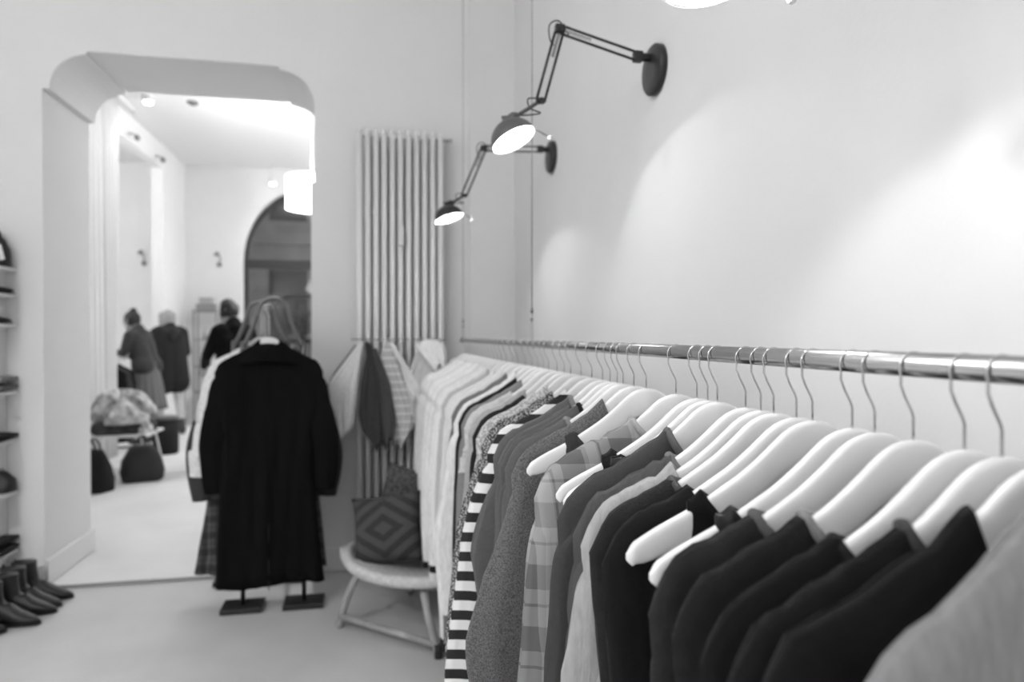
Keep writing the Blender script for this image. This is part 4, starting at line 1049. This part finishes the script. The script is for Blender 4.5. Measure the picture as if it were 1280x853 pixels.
def figure(label, loc, rz, sc, arms, legs, lean=0.0, head_tilt=(0, 0), hairm='hairdark', hair='short'):
    """arms: (elbow, wrist) offsets per side; legs: (knee, ankle) per side; all in metres for a 1.70 m body facing +y"""
    caps = []; balls = []
    pel = V3(0, 0, .93); lean_v = V3(0, lean, 0)
    waist = V3(0, lean * .3, 1.08); chest = V3(0, lean * .7, 1.27); nb = V3(0, lean, 1.42)
    nt = nb + V3(head_tilt[0] * .3, .015 + head_tilt[1] * .3, .072)
    for sx in (-1, 1):
        caps.append((pel + V3(sx * .065, 0, 0), waist + V3(sx * .05, 0, 0), .105, .085))
        caps.append((waist + V3(sx * .05, 0, 0), chest + V3(sx * .07, 0, 0), .085, .095))
        caps.append((chest + V3(sx * .06, 0, .03), nb + V3(sx * .12, 0, -.03), .09, .05))
    caps.append((nb + V3(0, 0, -.03), nt, .058, .05))
    hc = nt + V3(head_tilt[0], .02 + head_tilt[1], .068)
    fd = V3(head_tilt[0] * 2, 1, -abs(head_tilt[1]) * 3).normalized()
    up = (V3(0, 0, 1) - fd * fd.z).normalized(); sd = fd.cross(up)
    balls.append((hc, .1, .78, .95, 1.12))
    caps.append((hc - up * .02 + fd * .03, hc - up * .085 + fd * .06, .062, .03))      # jaw and chin
    caps.append((hc + fd * .088 + up * .012, hc + fd * .108 - up * .022, .009, .013))   # nose
    caps.append((hc + fd * .088 - up * .048 - sd * .016, hc + fd * .088 - up * .048 + sd * .016, .009, .009)) # lips
    for k in (-1, 1): caps.append((hc + sd * k * .078 + up * .02, hc + sd * k * .080 - up * .022, .013, .009))       # ears
    J = {}
    for i, sx in enumerate((-1, 1)):
        sh_ = nb + V3(sx * .165, 0, -.045); el, wr = arms[i]
        el = V3(*el) if not isinstance(el, Vector) else el; wr = V3(*wr)
        caps.append((sh_, el, .050, .038)); caps.append((el, wr, .038, .026))
        hand(caps, wr, wr - el, V3(-sx, .3, 0) if abs((wr - el).normalized().z) > .6 else V3(0, 0, -1))
        kn, an = legs[i]; hp = pel + V3(sx * .085, 0, -.03); kn = V3(*kn); an = V3(*an)
        caps.append((hp, kn, .085, .055)); caps.append((kn, kn * .6 + an * .4 + V3(0, -.015, 0), .052, .050)); caps.append((kn * .6 + an * .4 + V3(0, -.015, 0), an, .050, .036))
        caps.append((an + V3(0, -.02, -.03), an + V3(sx * .015, .13, -.045), .033, .026))
        J[i] = (sh_, el, wr, hp, kn, an)
    body = organic('person', caps, M['skin'], None, .008, 4, balls)
    body.location = loc; body.rotation_euler = (0, 0, rz); body.scale = (sc,) * 3
    tag(body, label, 'person')
    bm = bmesh.new()
    for k in (-1, 1): ball(bm, hc + fd * .083 + up * .018 + sd * k * .032, .011, 1, .6, .8, 10)
    link('eyes', bm, M['rubber'], body, True)
    # hair
    hb = []; hcaps = []
    if hair == 'short':
        for k in range(70):
            a = rng.uniform(0, 2 * PI); e = rng.uniform(-.45 if math.sin(a) < .1 else .45, 1.45)
            d = sd * math.cos(a) * math.cos(e) + (-fd if math.sin(a) < 0 else fd * .55) * abs(math.sin(a)) * math.cos(e) + up * math.sin(e)
            hb.append((hc + V3(d.x * .07, d.y * .085, d.z * .09) + up * .02 - fd * .012, rng.uniform(.028, .042), 1, 1, 1))
    else:
        hb.append((hc + up * .018 - fd * .018, .105, .86, .98, 1.08))
        if hair == 'bun': hb.append((hc + up * .125 - fd * .05, .042, 1, 1, .9)); hb.append((hc - fd * .05 + up * .03, .08, .9, .9, 1))
        if hair == 'bob':
            for k in range(-4, 5):
                a = k / 4 * 1.9; d = -fd * math.cos(a) + sd * math.sin(a)
                hcaps.append((hc + d * .065 + up * .05, hc + d * .078 - up * (.115 - .01 * abs(k)), .045, .028))
    h_ = organic('hair', hcaps, M[hairm], body, .009, 5, hb)
    return body, J, hc, nb, chest, waist, pel
def shoes(body, J, m='leather', tall=.10):
    for i in (0, 1):
        an = J[i][5]; kn = J[i][4]; d = (kn - an).normalized()
        organic('shoe', [(an + V3(0, -.025, -.035), an + V3((i * 2 - 1) * .015, .145, -.048), .042, .033), (an + V3(0, -.03, -.02), an + d * tall, .045, .050), (an + V3(0, -.04, -.062), an + V3(0, -.04, -.03), .018, .028)], M[m], body, .008, 4)
def torso_caps(nb, chest, waist, pel, e, low=0, wide=0):
    c = [(chest, nb + V3(0, 0, -.03), .10 + e, .085 + e), (nb + V3(0, -.01, -.05), nb + V3(0, 0, .035), .085, .066 + e * .3)]
    for sx in (-1, 1):
        c.append((chest + V3(sx * .06, 0, .03), nb + V3(sx * .12, 0, -.035), .09 + e, .05 + e))
        c.append((waist + V3(sx * .055, 0, 0), chest + V3(sx * .07, 0, 0), .088 + e + wide, .096 + e))
        c.append((pel + V3(sx * .08, 0, -low), waist + V3(sx * .05, 0, 0), .10 + e + wide, .09 + e + wide))
    return c
# woman in the parka, seen from behind
arms = [((-.20, .05, 1.13), (-.14, .26, 1.08)), ((.20, .02, 1.11), (.15, .20, 1.0))]
legs = [((-.10, .10, .50), (-.11, .16, .095)), ((.09, -.02, .50), (.10, -.14, .095))]
b_, J, hc, nb, ch, wa, pe = figure('person in a dark hooded parka with pale legs, standing back to camera', (-2.70, 10.40, BF), R(28), 1.03, arms, legs, .06, (-.01, .02), 'hairblond', 'bob')
shoes(b_, J, tall=.12)
caps = torso_caps(nb, ch, wa, pe, .035, .22, .03)
for i in (0, 1): caps += [(J[i][0], J[i][1], .075, .062), (J[i][1], J[i][2] * .9 + J[i][1] * .1, .062, .048)]
pk = organic('parka', caps, cloth(.024, 'knit'), b_, .012, 8)
organic('hood', [(nb + V3(-.10, -.03, .0), nb + V3(-.03, -.12, -.05), .05, .055), (nb + V3(.10, -.03, .0), nb + V3(.03, -.12, -.05), .05, .055), (nb + V3(0, -.12, -.02), nb + V3(0, -.13, -.10), .06, .045)], cloth(.032, 'knit'), pk, .01, 5)
bm = bmesh.new(); sh_, el = J[0][0], J[0][1]; q = (sh_ + el) / 2 + V3(-.055, -.045, .03); lathe(bm, [(.022, 0), (.022, .008)], 16, q, (-.8, -.7, 0)); link('sleeve_badge', bm, M['paper'], pk)
# woman with the bun, bent over the rack
arms = [((-.22, .16, 1.16), (-.14, .38, 1.16)), ((.22, .14, 1.14), (.14, .36, 1.10))]
legs = [((-.10, .04, .50), (-.10, .0, .095)), ((.10, .03, .50), (.10, -.03, .095))]
b_, J, hc, nb, ch, wa, pe = figure('person with dark hair bun in grey jacket and pleated skirt, looking down', (-2.74, 9.50, BF), R(70), 1.0, arms, legs, .12, (0, .05), 'hairdark', 'bun')
shoes(b_, J, tall=.06)
caps = torso_caps(nb, ch, wa, pe, .022, -.06, .015)
for i in (0, 1): caps += [(J[i][0], J[i][1], .066, .052), (J[i][1], J[i][2] * .93 + J[i][1] * .07, .052, .040)]
organic('jacket', caps, cloth(.045, 'knit'), b_, .011, 8)
bm = bmesh.new(); rings = []
for f in range(9):
    z = 1.05 - f * .075; r = .125 + .014 * f
    rings.append([V3(r * (1.25 - .02 * f) * math.cos(2 * PI * k / 96) * (1 + .05 * f / 8 * math.cos(16 * 2 * PI * k / 96)), .02 + r * math.sin(2 * PI * k / 96) * (1 + .05 * f / 8 * math.cos(16 * 2 * PI * k / 96)), z) for k in range(96)])
skinrings(bm, rings, cap=False); sk = link('skirt', bm, cloth(.12), b_, True); md = sk.modifiers.new('thickness', 'SOLIDIFY'); md.thickness = .004
# man in black
arms = [((-.26, .05, 1.14), (-.20, .24, 1.02)), ((.26, .06, 1.14), (.18, .26, 1.04))]
legs = [((-.10, .04, .50), (-.11, .0, .095)), ((.10, .05, .50), (.11, .02, .095))]
b_, J, hc, nb, ch, wa, pe = figure('person with short dark curly hair in a black shirt, head turned left', (-1.365, 7.63, BF), R(38), 1.03, arms, legs, .02, (-.02, .03), 'hairdark', 'short')
shoes(b_, J, tall=.06)
caps = torso_caps(nb, ch, wa, pe, .026, 0, .01)
for i in (0, 1): caps += [(J[i][0], J[i][1], .068, .052), (J[i][1], J[i][2] * .95 + J[i][1] * .05, .048, .036)]
organic('shirt', caps, cloth(.006), b_, .010, 6)
caps = [(pe + V3(-.06, 0, .03), pe + V3(.06, 0, .03), .118, .118)]
for i in (0, 1): caps += [(J[i][3], J[i][4], .10, .070), (J[i][4], J[i][5] + V3(0, 0, .02), .070, .058)]
organic('trousers', caps, cloth(.03), b_, .011, 6)
